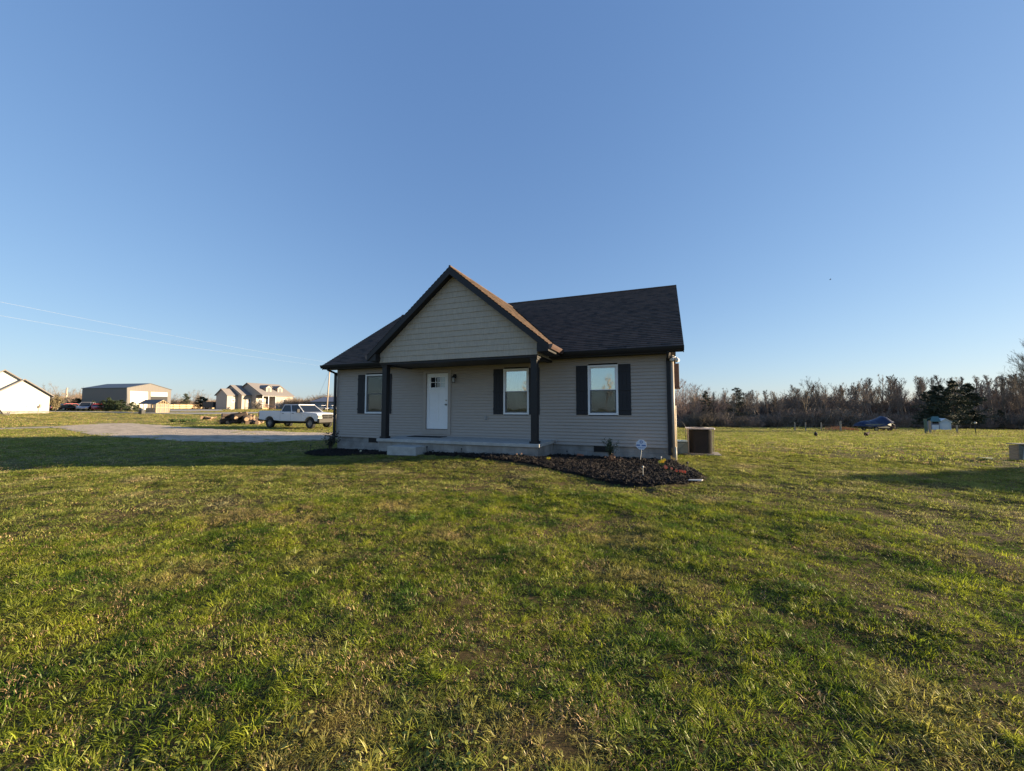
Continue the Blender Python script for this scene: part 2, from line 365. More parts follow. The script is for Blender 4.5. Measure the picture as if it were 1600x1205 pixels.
def grass_mat(name, lo, hi, dry, trans=.35):
    m = bpy.data.materials.new(name); t = nt(m); n = t.nodes; l = t.links; out = n['Material Output']; n.remove(n['Principled BSDF'])
    ge = n.new('ShaderNodeNewGeometry')
    def noise(sc, det=4):
        k = n.new('ShaderNodeTexNoise'); k.inputs['Scale'].default_value = sc; k.inputs['Detail'].default_value = det; l.new(ge.outputs['Position'], k.inputs['Vector']); return k.outputs['Fac']
    r = n.new('ShaderNodeValToRGB'); e = r.color_ramp.elements; e[0].position = .36; e[0].color = (*lo, 1); e[1].position = .64; e[1].color = (*hi, 1); l.new(noise(2.2), r.inputs['Fac'])
    r2 = n.new('ShaderNodeMapRange'); r2.inputs['From Min'].default_value = .55; r2.inputs['From Max'].default_value = .68; r2.inputs['To Max'].default_value = .75; l.new(noise(.8, 6), r2.inputs['Value'])
    mx = n.new('ShaderNodeMix'); mx.data_type = 'RGBA'; mx.inputs['B'].default_value = (*dry, 1); l.new(r2.outputs['Result'], mx.inputs['Factor']); l.new(r.outputs['Color'], mx.inputs['A'])
    # the random tint of every blade
    rn = n.new('ShaderNodeMapRange'); rn.inputs['To Min'].default_value = .65; rn.inputs['To Max'].default_value = 1.35; l.new(ge.outputs['Random Per Island'], rn.inputs['Value'])
    oi_ = n.new('ShaderNodeObjectInfo'); ro = n.new('ShaderNodeMapRange'); ro.inputs['To Min'].default_value = .75; ro.inputs['To Max'].default_value = 1.22; l.new(oi_.outputs['Random'], ro.inputs['Value'])
    rm = n.new('ShaderNodeMath'); rm.operation = 'MULTIPLY'; l.new(rn.outputs['Result'], rm.inputs[0]); l.new(ro.outputs['Result'], rm.inputs[1]); rn = rm
    m2 = n.new('ShaderNodeMix'); m2.data_type = 'RGBA'; m2.blend_type = 'MULTIPLY'; m2.inputs['Factor'].default_value = 1; l.new(mx.outputs['Result'], m2.inputs['A']); l.new(rn.outputs[0], m2.inputs['B'])
    di = n.new('ShaderNodeBsdfDiffuse'); tr = n.new('ShaderNodeBsdfTranslucent'); gl = n.new('ShaderNodeBsdfGlossy'); gl.inputs['Roughness'].default_value = .45; gl.inputs['Color'].default_value = (.8, .8, .7, 1)
    l.new(m2.outputs['Result'], di.inputs['Color']); l.new(m2.outputs['Result'], tr.inputs['Color'])
    a = n.new('ShaderNodeMixShader'); a.inputs['Fac'].default_value = trans; l.new(di.outputs[0], a.inputs[1]); l.new(tr.outputs[0], a.inputs[2])
    c = n.new('ShaderNodeMixShader'); c.inputs['Fac'].default_value = .03; l.new(a.outputs[0], c.inputs[1]); l.new(gl.outputs[0], c.inputs[2]); l.new(c.outputs[0], out.inputs['Surface'])
    return m
gm_n = grass_mat('grass_blades', (.090, .165, .013), (.34, .38, .030), (.46, .36, .12), .5)
gm_d = grass_mat('grass_straw', (.34, .23, .11), (.50, .35, .17), (.48, .33, .17), .2)
gm_f = grass_mat('grass_blades_far', (.14, .185, .020), (.32, .335, .075), (.42, .36, .18), .48)

def scatter(name, lib, pts, rots, scls, idx, label, mat0=None):
    lc = bpy.data.collections.new(name + '_library')
    for k, o in enumerate(lib): o.name = '%s_piece_%02d' % (name, k); lc.objects.link(o)
    me = bpy.data.meshes.new(name); me.vertices.add(len(pts)); me.vertices.foreach_set('co', np.asarray(pts, float).ravel())
    def attr(nm, ty, dat, key='value'):
        a = me.attributes.new(nm, ty, 'POINT'); a.data.foreach_set(key, np.asarray(dat).ravel())
    attr('rot', 'FLOAT_VECTOR', np.asarray(rots, np.float32), 'vector'); attr('scl', 'FLOAT_VECTOR', np.asarray(scls, np.float32), 'vector'); attr('pick', 'INT', np.asarray(idx, np.int32))
    me.update(); o = bpy.data.objects.new(name, me); COL.objects.link(o)
    ng = bpy.data.node_groups.new(name + '_scatter', 'GeometryNodeTree'); ng.interface.new_socket('Geometry', in_out='INPUT', socket_type='NodeSocketGeometry'); ng.interface.new_socket('Geometry', in_out='OUTPUT', socket_type='NodeSocketGeometry')
    N = ng.nodes; L = ng.links; gi = N.new('NodeGroupInput'); go = N.new('NodeGroupOutput')
    ci = N.new('GeometryNodeCollectionInfo'); ci.inputs['Collection'].default_value = lc; ci.inputs['Separate Children'].default_value = True; ci.inputs['Reset Children'].default_value = True
    ip = N.new('GeometryNodeInstanceOnPoints'); ip.inputs['Pick Instance'].default_value = True
    def na(nm, ty):
        a = N.new('GeometryNodeInputNamedAttribute'); a.data_type = ty; a.inputs['Name'].default_value = nm; return a.outputs['Attribute']
    er = N.new('FunctionNodeEulerToRotation')
    L.new(gi.outputs[0], ip.inputs['Points']); L.new(ci.outputs[0], ip.inputs['Instance']); L.new(na('pick', 'INT'), ip.inputs['Instance Index'])
    L.new(na('rot', 'FLOAT_VECTOR'), er.inputs[0]); L.new(er.outputs[0], ip.inputs['Rotation']); L.new(na('scl', 'FLOAT_VECTOR'), ip.inputs['Scale']); L.new(ip.outputs[0], go.inputs[0])
    md = o.modifiers.new('scatter', 'NODES'); md.node_group = ng
    tag(o, label, kind='stuff'); return o

def inpoly(x, y, P):
    r = np.zeros(x.shape, bool); n = len(P)
    for i in range(n):
        x1, y1 = P[i]; x2, y2 = P[(i + 1) % n]
        c = ((y1 > y) != (y2 > y)) & (x < (x2 - x1) * (y - y1) / (y2 - y1 + 1e-12) + x1); r ^= c
    return r
GPOLY = [tuple(p) for p in GU] + [tuple(p) for p in GL[::-1]]; BARE = [[tuple(p) for p in a] + [tuple(p) for p in b[::-1]] for a, b in ((RU, RLO), (YU, YLO), (TU, TLO))]
BED_R = [(-7.2, -1.5), (-7.1, -1.9), (-6.4, -1.98), (-5.3, -2.15), (-4.4, -2.35), (-3.3, -2.55), (-2.55, -2.95), (-1.8, -3.4), (-1.15, -3.85), (-.6, -3.95), (-.15, -3.75), (.32, -3.35), (.62, -2.75), (.5, -1.7), (.15, -.6), (.1, -.02), (-3.4, -.02), (-3.4, -1.5)]
BED_L = [(-13.0, -.2), (-12.95, -1.1), (-12.3, -1.75), (-11.2, -2.0), (-10.0, -2.0), (-9.0, -2.0), (-8.42, -1.9), (-8.40, -1.5), (-9.2, -1.5), (-9.2, -.02), (-13.0, -.02)]
HOUSE = [(-12.8, 0), (0.05, 0), (0.05, 9.25), (-12.8, 9.25)]
SLAB = [(-9.2, -1.62), (-3.45, -1.62), (-3.45, .1), (-9.2, .1)]
STEP = [(-8.38, -2.16), (-7.2, -2.16), (-7.2, -1.5), (-8.38, -1.5)]
AREAS = [(.35, 1.7, 1.6, 2.9), ]
def field(rmin, rmax, spacing, marg, halfw):
    a = np.arange(-rmax, rmax, spacing); xx, yy = np.meshgrid(a, a); xx = xx.ravel() + CAM[0]; yy = yy.ravel() + CAM[1]
    xx = xx + RNG.uniform(-.5, .5, xx.shape) * spacing; yy = yy + RNG.uniform(-.5, .5, yy.shape) * spacing
    dx = xx - CAM[0]; dy = yy - CAM[1]; dep = dx * FH[0] + dy * FH[1]; lat = dx * RL[0] + dy * RL[1]; d = np.hypot(dep, lat)
    k = (d >= rmin) & (d < rmax) & (dep > (-3.5 if rmin < 1 else -1.2)) & (np.abs(lat) < np.maximum(dep, 0) * 1.5 + 5.5)
    xx, yy, dep, lat = xx[k], yy[k], dep[k], lat[k]
    bad = np.zeros(xx.shape, bool)
    for P in [GPOLY] + BARE: bad |= inpoly(xx, yy, P) & (RNG.random(xx.shape) > .05)
    if rmin > 10:
        for P in BARE:
            for q in range(8): bad |= inpoly(xx + 1.2 * math.cos(q * .785), yy + 1.2 * math.sin(q * .785), P)
    for P in (HOUSE, SLAB, STEP, BED_R, BED_L):
        for ox, oy in ((0, 0), (marg, 0), (-marg, 0), (0, marg), (0, -marg)): bad |= inpoly(xx + ox, yy + oy, P)
    bad |= (xx > .45) & (xx < 1.4) & (yy > 1.7) & (yy < 2.8)
    # hidden behind the house
    f2 = (lat / dep > -.40) & (lat / dep < .38) & (yy > 2) & (xx < 0) & (dep > 12)
    k = ~(bad | f2); return xx[k], yy[k]
def lawn_layer(name, rmin, rmax, spacing, marg, lib, label, sc0, tall=(.6, 1.3)):
    x, y = field(rmin, rmax, spacing, marg, 0); z = G(x, y) + lumps(x, y)
    hv = vnoise(x, y, .9, 3) * .6 + vnoise(x, y, .35, 4) * .4
    hv = np.clip((hv - .22) / .5, 0, 1); hsc = tall[0] + (tall[1] - tall[0]) * hv
    rz = RNG.uniform(0, 6.28, x.shape); s = sc0 * RNG.uniform(.85, 1.2, x.shape)
    rot = np.stack([RNG.normal(0, .05, x.shape), RNG.normal(0, .05, x.shape), rz], -1)
    pick = RNG.integers(0, len(lib), x.shape)
    scatter(name, lib, np.stack([x, y, z], -1), rot, np.stack([s, s, s * hsc], -1), pick, label)
    print(name, len(x))
def tussock(name, R0, hgt, wid, nb, seed, mats, dry=.08, bend=1.0, droop=1.0):
    rg = np.random.default_rng(seed); V = []; Fc = []; MI = []; k0 = rg.uniform(0, 6.28); asym = rg.uniform(.1, .5)
    for k in range(nb):
        rr = R0 * rg.random() ** .8; az0 = rg.uniform(0, 6.283); p = np.array([math.cos(az0) * rr, math.sin(az0) * rr, -.015]); az = az0 + rg.normal(0, .7)
        isd = rg.random() < dry; t_ = rr / R0; h = hgt * rg.uniform(.5, 1.1) * (1 - .25 * t_); w = wid * rg.uniform(.6, 1.3)
        d = np.array([math.cos(az) + asym * math.cos(k0), math.sin(az) + asym * math.sin(k0), 0]); d /= np.linalg.norm(d) + 1e-9; tw = rg.uniform(-.9, .9); sd = np.array([-math.sin(az + tw), math.cos(az + tw), 0])
        ang = (.15 + .55 * t_ + rg.uniform(0, .35)) * bend; cv = rg.uniform(.15, .75) * droop; i = len(V); n = 4; q = p.copy()
        if isd: ang += .6; cv += .3
        for j in range(n + 1):
            ww = w * (1 - (j / n) ** 1.8) * .5
            if j < n: V.append(q - sd * ww); V.append(q + sd * ww)
            else: V.append(q.copy())
            q = q + (d * math.sin(ang) + np.array([0, 0, 1]) * math.cos(ang)) * h / n; ang = min(ang + cv, 2.3)
        for j in range(n - 1): Fc.append((i + 2 * j, i + 2 * j + 1, i + 2 * j + 3, i + 2 * j + 2)); MI.append(int(isd))
        Fc.append((i + 2 * n - 2, i + 2 * n - 1, i + 2 * n)); MI.append(int(isd))
    me = bpy.data.meshes.new(name); me.from_pydata([tuple(v) for v in V], [], Fc)
    for mm in mats: me.materials.append(mm)
    me.polygons.foreach_set('material_index', MI); me.update(); return bpy.data.objects.new(name, me)
def rosette(name, seed, m):      # a low broad-leaved lawn weed
    rg = np.random.default_rng(seed); mb = MB()
    for k in range(16):
        az = rg.uniform(0, 6.28); L = rg.uniform(.008, .018); z = rg.uniform(.012, .035); o = Vector((rg.normal(0, .02), rg.normal(0, .02), z)); d = Vector((math.cos(az), math.sin(az), rg.uniform(-.2, .5))); e = Vector((-math.sin(az), math.cos(az), 0)) * L * .36
        mb.face([o, o + d * L * .5 + e, o + d * L, o + d * L * .5 - e]); mb.tube([(0, 0, -.01), o], .0012, 3, cap=False)
    o = mb.build(name, m); COL.objects.unlink(o); return o
weed_m = grass_mat('lawn_weed', (.12, .17, .03), (.26, .28, .05), (.30, .24, .08), .3)
thatch = [blade_patch('t', .20, 330, .050, .0042, 400 + k, [gm_n, gm_d], .3, .22 + .10 * k, flat=.6) for k in range(4)]
lawn_layer('grass', 0, 7.2, .17, .12, thatch, 'low thatch and thin blades at the front of the lawn', 1, (.55, 1.0))
def clump_layer(name, rmin, rmax, sp, marg, lib, label, sc, cut=.42, soft=.2, s0=5):
    x, y = field(rmin, rmax, sp, marg, 0); m = vnoise(x, y, .42, s0) * .45 + vnoise(x, y, 1.3, s0 + 1) * .35 + vnoise(x, y, .17, s0 + 2) * .2
    pr_ = np.clip((m - cut + soft / 2) / soft, .06, 1); k = RNG.random(x.shape) < pr_; x, y, m = x[k], y[k], m[k]; z = G(x, y) + lumps(x, y)
    s = sc * RNG.uniform(.7, 1.3, x.shape) * np.clip(.6 + (m - cut) * 2.6, .6, 1.3); rot = np.stack([RNG.normal(0, .16, x.shape), RNG.normal(0, .16, x.shape), RNG.uniform(0, 6.28, x.shape)], -1)
    scatter(name, lib, np.stack([x, y, z], -1), rot, np.stack([s, s, s * RNG.uniform(.75, 1.2, x.shape)], -1), RNG.integers(0, len(lib), x.shape), label); print(name, len(x))
tus = [tussock('u', .038 + .012 * (k % 3), .070, .0037, 88 + 12 * (k % 3), 500 + k, [gm_n, gm_d], .05 + .07 * (k % 3), 1 + .15 * (k % 2), 1.0) for k in range(9)] + [rosette('u', 600 + k, weed_m) for k in range(1)]
clump_layer('grass', 0, 7.2, .074, .06, tus, 'green tussocks of short grass at the front of the lawn', 1.0, .25, .16)
tum = [tussock('v', .06 + .02 * (k % 3), .072, .0072, 80, 520 + k, [gm_f, gm_d], .08 + .08 * (k % 3), 1.1, 1.) for k in range(6)]
lib_m = [blade_patch('m', .34, 330, .045, .007, 200 + k, [gm_f, gm_d], .4, .20 + .06 * (k % 3), flat=.5) for k in range(4)]
lawn_layer('grass', 7.2, 16, .32, .2, lib_m, 'low thatch and thin grass around the house', 1, (.5, 1.1))
clump_layer('grass', 7.2, 16, .12, .12, tum, 'green tussocks of grass around the house and in its shadow', 1.0, .24, .14)
lib_f = [blade_patch('f', .9, 560, .060, .017, 300 + k, [gm_f, gm_d], .75, .18 + .08 * (k % 2), flat=.1) for k in range(4)]
lawn_layer('grass', 16, 50, .85, .5, lib_f, 'short grass of the lawns farther off', 1, (.45, 1.25))
tuf = [tussock('w', .14, .085, .022, 46, 540 + k, [gm_f, gm_d], .15, 1.1, 1.) for k in range(4)]
lib_g = [blade_patch('g', 1.9, 700, .075, .05, 320 + k, [gm_f, gm_d], .5, .35, flat=.1) for k in range(3)]
lawn_layer('grass', 50, 118, 1.9, 1.2, lib_g, 'pale grass of the distant fields', 1, (.5, 1.2))
clump_layer('grass', 16, 50, .50, .35, tuf, 'scattered green tussocks on the lawns farther off', 1.1, .30)

# mulch beds
mulch = mat('mulch_base', (.010, .006, .005), 1, .5, 30, 1, 40)
def bed(name, P, hmax, label):
    xs = [p[0] for p in P]; ys = [p[1] for p in P]; st = .07; mb = MB(); idx = {}
    X = np.arange(min(xs) - .1, max(xs) + .1, st); Y = np.arange(min(ys) - .1, max(ys) + .1, st)
    xx, yy = np.meshgrid(X, Y, indexing='ij'); A = np.array(P); 
    dmin = np.full(xx.shape, 9.)
    for i in range(len(P)):
        a = A[i]; b = A[(i + 1) % len(P)]; ab = b - a; t = np.clip(((xx - a[0]) * ab[0] + (yy - a[1]) * ab[1]) / (ab @ ab), 0, 1)
        dmin = np.minimum(dmin, np.hypot(xx - a[0] - ab[0] * t, yy - a[1] - ab[1] * t))
    ins = inpoly(xx, yy, P); h = np.where(ins, hmax * np.clip(dmin / .45, 0, 1) ** .7 + .02, -.06)
    zz = G(xx, yy) + h + (vnoise(xx, yy, .12, 8) - .5) * .03 * ins
    near = ins | (dmin < .05)
    for i in range(len(X) - 1):
        for j in range(len(Y) - 1):
            if ins[i, j] or ins[i + 1, j] or ins[i, j + 1] or ins[i + 1, j + 1]:
                q = []
                for a, b in ((i, j), (i + 1, j), (i + 1, j + 1), (i, j + 1)):
                    if (a, b) not in idx: idx[a, b] = len(mb.v); mb.v.append((X[a], Y[b], float(zz[a, b])))
                    q.append(idx[a, b])
                mb.f.append(tuple(q))
    o = mb.build(name, mulch, smooth=True); tag(o, label, kind='structure'); return (xx[ins], yy[ins], zz[ins])
b1 = bed('flower_bed', BED_R, .03, 'dark mulch bed curving along the porch to the right corner')
b2 = bed('flower_bed', BED_L, .03, 'dark mulch bed left of the porch')
chipm = [mat('bark_chip_a', (.011, .0078, .0068), .9, .4, 9), mat('bark_chip_b', (.024, .0165, .0135), .9, .4, 9), mat('bark_chip_c', (.008, .006, .005), .9, .4, 9)]
lib_c = []
for k in range(6):
    mb = MB()
    for q in range(9):
        L = random.uniform(.012, .04); w = random.uniform(.005, .012); c = Vector((random.uniform(-.06, .06), random.uniform(-.06, .06), random.uniform(.0, .02)))
        M = Matrix.Translation(c) @ Matrix.Rotation(random.uniform(0, 6.3), 4, 'Z') @ Matrix.Rotation(random.uniform(-.6, .6), 4, 'Y')
        mb.box((-L, -w, -.003), (L, w, .003), M)
    o = mb.build('chip', chipm[k % 3]); COL.objects.unlink(o); lib_c.append(o)
bx = np.concatenate([b1[0], b2[0]]); by = np.concatenate([b1[1], b2[1]]); bz = np.concatenate([b1[2], b2[2]])
k = RNG.permutation(len(bx)); n = len(k)
scatter('mulch', lib_c, np.stack([bx[k] + RNG.uniform(-.04, .04, n), by[k] + RNG.uniform(-.04, .04, n), bz[k] + .004], -1),
        np.stack([RNG.normal(0, .3, n), RNG.normal(0, .3, n), RNG.uniform(0, 6.28, n)], -1), np.repeat(RNG.uniform(.7, 1.3, (n, 1)), 3, 1), RNG.integers(0, 6, n), 'loose dark bark mulch covering the beds at the house front')
def bedz(x, y): return g(x, y) + .035

exec_parts = []
# ================================================================== THE GREY HOUSE
HX0, HX1, HY1 = -12.66, 0.03, 9.2
ZB, ZT = .372, 3.16
house = tag(empty('house', (0, 0, 0)), 'single storey grey vinyl sided house with brown gabled roof and front porch', 'house')
def lap_wall(mb, A, B, z0, z1, ops=(), e=.1016, pr=.024):
    A = Vector(A); B = Vector(B); L = (B - A).length; t = (B - A) / L; n = Vector((t.y, -t.x, 0))
    z = z0; lr = random.Random(3)
    while z < z1 - .01:
        zt = min(z + e, z1); iv = [(0, L)]
        for (s0, s1, a, b) in ops:
            if a < zt - .005 and b > z + .005:
                nv = []
                for (u, w) in iv:
                    if s1 <= u or s0 >= w: nv.append((u, w)); continue
                    if s0 > u: nv.append((u, s0))
                    if s1 < w: nv.append((s1, w))
                iv = nv
        cuts = []; 
        for u, w in iv:
            q = u; nx_ = math.floor(u / 3.66) * 3.66 + lr.uniform(.6, 3.4)
            while nx_ < w - .3:
                if nx_ > q + .3: cuts.append((q, nx_)); q = nx_
                nx_ += 3.66
            cuts.append((q, w))
        for u, w in cuts:
            wv = lr.uniform(-.0025, .0025)
            p = lambda s, zz, d: (A.x + t.x * s + n.x * (d + wv * (d > .01)), A.y + t.y * s + n.y * (d + wv * (d > .01)), zz)
            mb.face([p(u, z, pr), p(w, z, pr), p(w, z + .018, pr + .001), p(u, z + .018, pr + .001)])
            mb.face([p(u, z + .018, pr + .001), p(w, z + .018, pr + .001), p(w, zt, .001), p(u, zt, .001)])
            mb.face([p(u, z, 0), p(w, z, 0), p(w, z, pr), p(u, z, pr)])
        z = zt
WZ0, WZ1 = 1.316, 2.865
wins = [(-11.19, -10.27), (-5.22, -4.30), (-2.35, -1.43)]
DX0, DX1, DZ0, DZ1 = -8.31, -7.40, .775, 2.805
def sx(x): return x - HX0
ops = [(sx(a) + .02, sx(b) - .02, WZ0 + .02, WZ1 - .02) for a, b in wins] + [(sx(DX0) - .02, sx(DX1) + .02, DZ0 - .04, DZ1 + .03)]
mb = MB(); lap_wall(mb, (HX0, 0, 0), (HX1, 0, 0), ZB, ZT + .1, ops)
lap_wall(mb, (HX1, 0, 0), (HX1, HY1, 0), ZB, ZT + .1); lap_wall(mb, (HX1, HY1, 0), (HX0, HY1, 0), ZB, ZT + .1); lap_wall(mb, (HX0, HY1, 0), (HX0, 0, 0), ZB, ZT + .1)
for xx, sg in ((HX0, -1), (HX1, 1)):      # gable ends of the main roof
    mb.face([(xx, 0, ZT + .1), (xx, HY1, ZT + .1), (xx, 4.6, 6.25)])
wall = mb.build('wall', siding, house)
mb = MB(); mb.box((HX0 + .03, .03, -.5), (HX1 - .03, HY1 - .03, ZB)); 
fnd = mb.build('foundation', block, house)
# inner dark shell behind the windows so that the sashes look into a room
mb = MB(); mb.box((HX0 + .12, .12, ZB + .02), (HX1 - .12, HY1 - .12, ZT)); 
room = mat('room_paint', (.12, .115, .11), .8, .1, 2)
# rooms: simple boxes open toward each window
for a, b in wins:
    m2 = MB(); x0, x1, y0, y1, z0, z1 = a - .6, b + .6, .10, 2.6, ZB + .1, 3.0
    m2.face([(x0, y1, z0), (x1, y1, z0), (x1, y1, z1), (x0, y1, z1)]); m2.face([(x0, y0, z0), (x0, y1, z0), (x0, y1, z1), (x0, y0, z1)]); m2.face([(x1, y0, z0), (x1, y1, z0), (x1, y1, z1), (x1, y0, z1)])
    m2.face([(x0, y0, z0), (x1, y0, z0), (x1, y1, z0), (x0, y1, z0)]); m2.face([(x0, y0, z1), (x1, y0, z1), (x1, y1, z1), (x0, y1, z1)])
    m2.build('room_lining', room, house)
# windows
blind = mat('roller_blind', (.78, .77, .70), .8, .05, 3)
curtain = mat('thin_curtain', (.62, .62, .55), .9, .2, 2, stretch=(9, 1, .4))
screenm = mat('insect_screen', (.030, .033, .036), .8, .1, 3)
for k, (a, b) in enumerate(wins):
    m2 = MB(); fw_ = .062
    m2.box((a, -.035, WZ1 - fw_), (b, .09, WZ1)); m2.box((a, -.035, WZ0), (b, .09, WZ0 + fw_)); m2.box((a, -.034, WZ0 + fw_), (a + fw_, .09, WZ1 - fw_)); m2.box((b - fw_, -.034, WZ0 + fw_), (b, .09, WZ1 - fw_))
    fr = m2.build('window', white if 0 else vinylw, house, bevel=.004)
    zm = (WZ0 + WZ1) / 2; ia, ib = a + fw_, b - fw_
    for nm, z0, z1, y in (('upper_sash', zm - .02, WZ1 - fw_, .004), ('lower_sash', WZ0 + fw_, zm + .02, .030)):
        m3 = MB(); s = .036
        m3.box((ia + .001, y, z1 - s), (ib - .001, y + .024, z1 - .001)); m3.box((ia + .001, y, z0 + .001), (ib - .001, y + .024, z0 + s)); m3.box((ia + .001, y + .001, z0 + s), (ia + s, y + .023, z1 - s)); m3.box((ib - s, y + .001, z0 + s), (ib - .001, y + .023, z1 - s))
        m3.build('sash', vinylw, fr)
        m3 = MB(); m3.box((ia + s - .004, y + .010, z0 + s - .004), (ib - s + .004, y + .014, z1 - s + .004)); m3.build('pane', glass, fr)
    m3 = MB(); m3.box((ia + .002, -.006, WZ0 + fw_ + .002), (ib - .002, -.0045, (zm if k else WZ1 - fw_) - .002)); m3.build('insect_screen', screen_mat, fr)
    if k != 1:      # slatted blind behind the right and left windows
        m3 = MB(); zz = WZ0 + fw_ + (.02 if k == 2 else .35)
        while zz < WZ1 - fw_ - .02:
            m3.box((ia + .01, .075, zz), (ib - .01, .079, zz + .043)) ; zz += .047
        m3.build('blind', blind, fr)
    else:
        m3 = MB(); n = 60
        for j in range(n):
            x0 = ia + (ib - ia) * j / n; x1 = ia + (ib - ia) * (j + 1) / n; f = lambda x: .10 + .016 * math.sin(x * 47) + .01 * math.sin(x * 23 + 1)
            m3.face([(x0, f(x0), WZ0 + fw_), (x1, f(x1), WZ0 + fw_), (x1, f(x1), WZ1 - fw_), (x0, f(x0), WZ1 - fw_)])
        m3.build('curtain', curtain, fr, smooth=True)
    if k == 0:      # pale round thing leaning inside the left window
        m3 = MB(); c = ((ia + ib) / 2 + .02, .16, WZ0 + .42)
        m3.prism([(c[0] + .27 * math.cos(t * math.pi / 12), .14, c[2] + .27 * math.sin(t * math.pi / 12)) for t in range(24)], (0, .02, 0))
        m3.build('round_decoration', mat('pale_straw_wreath', (.35, .34, .22), .9, .2, 10), fr)
def shutter(x0, x1):
    m2 = MB(); m2.box((x0, -.030, WZ0 - .0), (x1, -.014, WZ1 + .0))
    w = (x1 - x0) / 3
    for j in range(3): m2.box((x0 + w * j + .004, -.040, WZ0 + .001), (x0 + w * (j + 1) - .004, -.0295, WZ1 - .001))
    for z0 in (WZ0 + .14, (WZ0 + WZ1) / 2 - .03, WZ1 - .22): m2.box((x0 + .002, -.056, z0), (x1 - .002, -.0395, z0 + .075))
    m2.build('shutter', shut, house, bevel=.003)
for x0, x1 in ((-11.56, -11.195), (-10.265, -9.90), (-5.59, -5.225), (-4.295, -3.93), (-2.72, -2.355), (-1.425, -1.06)): shutter(x0, x1)
# door
m2 = MB(); m2.box((DX0 - .13, -.045, DZ0 - .20), (DX0 - .012, .02, DZ1 + .12)); m2.box((DX1 + .012, -.045, DZ0 - .20), (DX1 + .13, .02, DZ1 + .12)); m2.box((DX0 - .0119, -.044, DZ1 + .012), (DX1 + .0119, .02, DZ1 + .119))
m2.box((DX0 - .0119, -.043, DZ0 - .199), (DX1 + .0119, .02, DZ0 - .02)); m2.build('door_frame', trimm, house, bevel=.003)
m2 = MB(); zs = DZ1 - .50; lx0, lx1 = DX0 + .17, DX1 - .13; lz0, lz1 = 2.29, 2.66
# slab made as stiles and rails with recessed panels
def ringbox(mb, X0, X1, Z0, Z1, x0, x1, z0, z1, ya, yb):
    mb.box((X0, ya, Z0), (X1, yb, z0)); mb.box((X0, ya, z1), (X1, yb, Z1)); mb.box((X0, ya, z0), (x0, yb, z1)); mb.box((x1, ya, z0), (X1, yb, z1))
ringbox(m2, DX0, DX1, lz0 - .09, DZ1, lx0, lx1, lz0, lz1, .0, .04)
xm = (DX0 + DX1) / 2
m2.box((DX0, .0, DZ0 + .0), (DX0 + .12, .04, lz0 - .0901)); m2.box((DX1 - .12, .0, DZ0), (DX1, .04, lz0 - .0901)); m2.box((xm - .055, .0, DZ0 + .2201), (xm + .055, .04, lz0 - .2))
m2.box((DX0 + .1201, .0, DZ0), (DX1 - .1201, .04, DZ0 + .22)); m2.box((DX0 + .1201, 0, lz0 - .1999), (DX1 - .1201, .04, lz0 - .0901))
m2.box((DX0 + .119, .012, DZ0 + .2), (DX1 - .119, .035, lz0 - .19))
door = m2.build('front_door', white, house, bevel=.004)
m3 = MB(); m3.box((lx0 - .03, -.024, lz0 - .05), (lx1 + .03, -.0005, lz0 - .022)); m3.build('ledge', white, door)
m3 = MB(); wv = (lx1 - lx0) / 3
for j in (1, 2): m3.box((lx0 + wv * j - .010, -.004, lz0), (lx0 + wv * j + .010, .03, lz1))
m3.box((lx0, -.003, (lz0 + lz1) / 2 - .010), (lx1, .029, (lz0 + lz1) / 2 + .010)); m3.build('muntin', white, door)
darkglass = mat('dark_door_glass', (.012, .016, .022), .06, 0, spec=.9)
m3 = MB(); m3.box((lx0 - .005, .015, lz0 - .005), (lx0 + 2 * wv, .022, lz1 + .005)); m3.build('pane', darkglass, door)
m3 = MB(); m3.box((lx0 + 2 * wv + .0005, .015, lz0 - .005), (lx1 + .005, .022, lz1 + .005)); m3.build('pane', mat('whitish_pane', (.5, .56, .58), .12), door)  # right column of the lite has a whitish pane colour
m3 = MB(); m3.tube([(DX1 - .07, 0, 1.66), (DX1 - .07, -.02, 1.66)], .033, 14); m3.tube([(DX1 - .07, -.02, 1.66), (DX1 - .07, -.055, 1.66)], .012); m3.ball((DX1 - .07, -.07, 1.66), .03); m3.build('handle', brass, door, smooth=True)
m3 = MB(); m3.tube([(DX1 - .07, 0, 1.81), (DX1 - .07, -.022, 1.81)], .03, 14); m3.build('deadbolt', brass, door)
# porch wall lamp
lm = MB(); lx, lz = -7.10, 2.62
lm.box((lx - .05, -.035, lz - .02), (lx + .05, -.012, lz + .13)); lm.tube([(lx, -.03, lz + .09), (lx, -.10, lz + .13), (lx, -.14, lz + .08)], .010); 
lm.prism([(lx + .075 * math.cos(R(45 + 90 * j)), -.14 + .075 * math.sin(R(45 + 90 * j)), lz + .0) for j in range(4)], (0, 0, .02)); lm.tube([(lx, -.14, lz + .02), (lx, -.14, lz + .085)], [.07, .012], 4)
for j in range(4):
    a = R(45 + 90 * j); lm.tube([(lx + .055 * math.cos(a), -.14 + .055 * math.sin(a), lz), (lx + .048 * math.cos(a), -.14 + .048 * math.sin(a), lz - .17)], .006, 4)
lm.box((lx - .045, -.185, lz - .185), (lx + .045, -.095, lz - .17)); lampo = lm.build('porch_lamp', black, house)
m3 = MB(); m3.tube([(lx, -.14, lz - .168), (lx, -.14, lz - .004)], .038, 10); m3.build('lamp_glass', mat('frosted_lamp_glass', (.6, .62, .62), .2), lampo, smooth=True)
m3 = MB(); m3.box((-5.93, -.04, 1.13), (-5.80, -.010, 1.27)); m3.box((-5.905, -.075, 1.16), (-5.845, -.0395, 1.25)); m3.build('outlet_box', mat('grey_outlet', (.33, .32, .31), .5), house, bevel=.006)
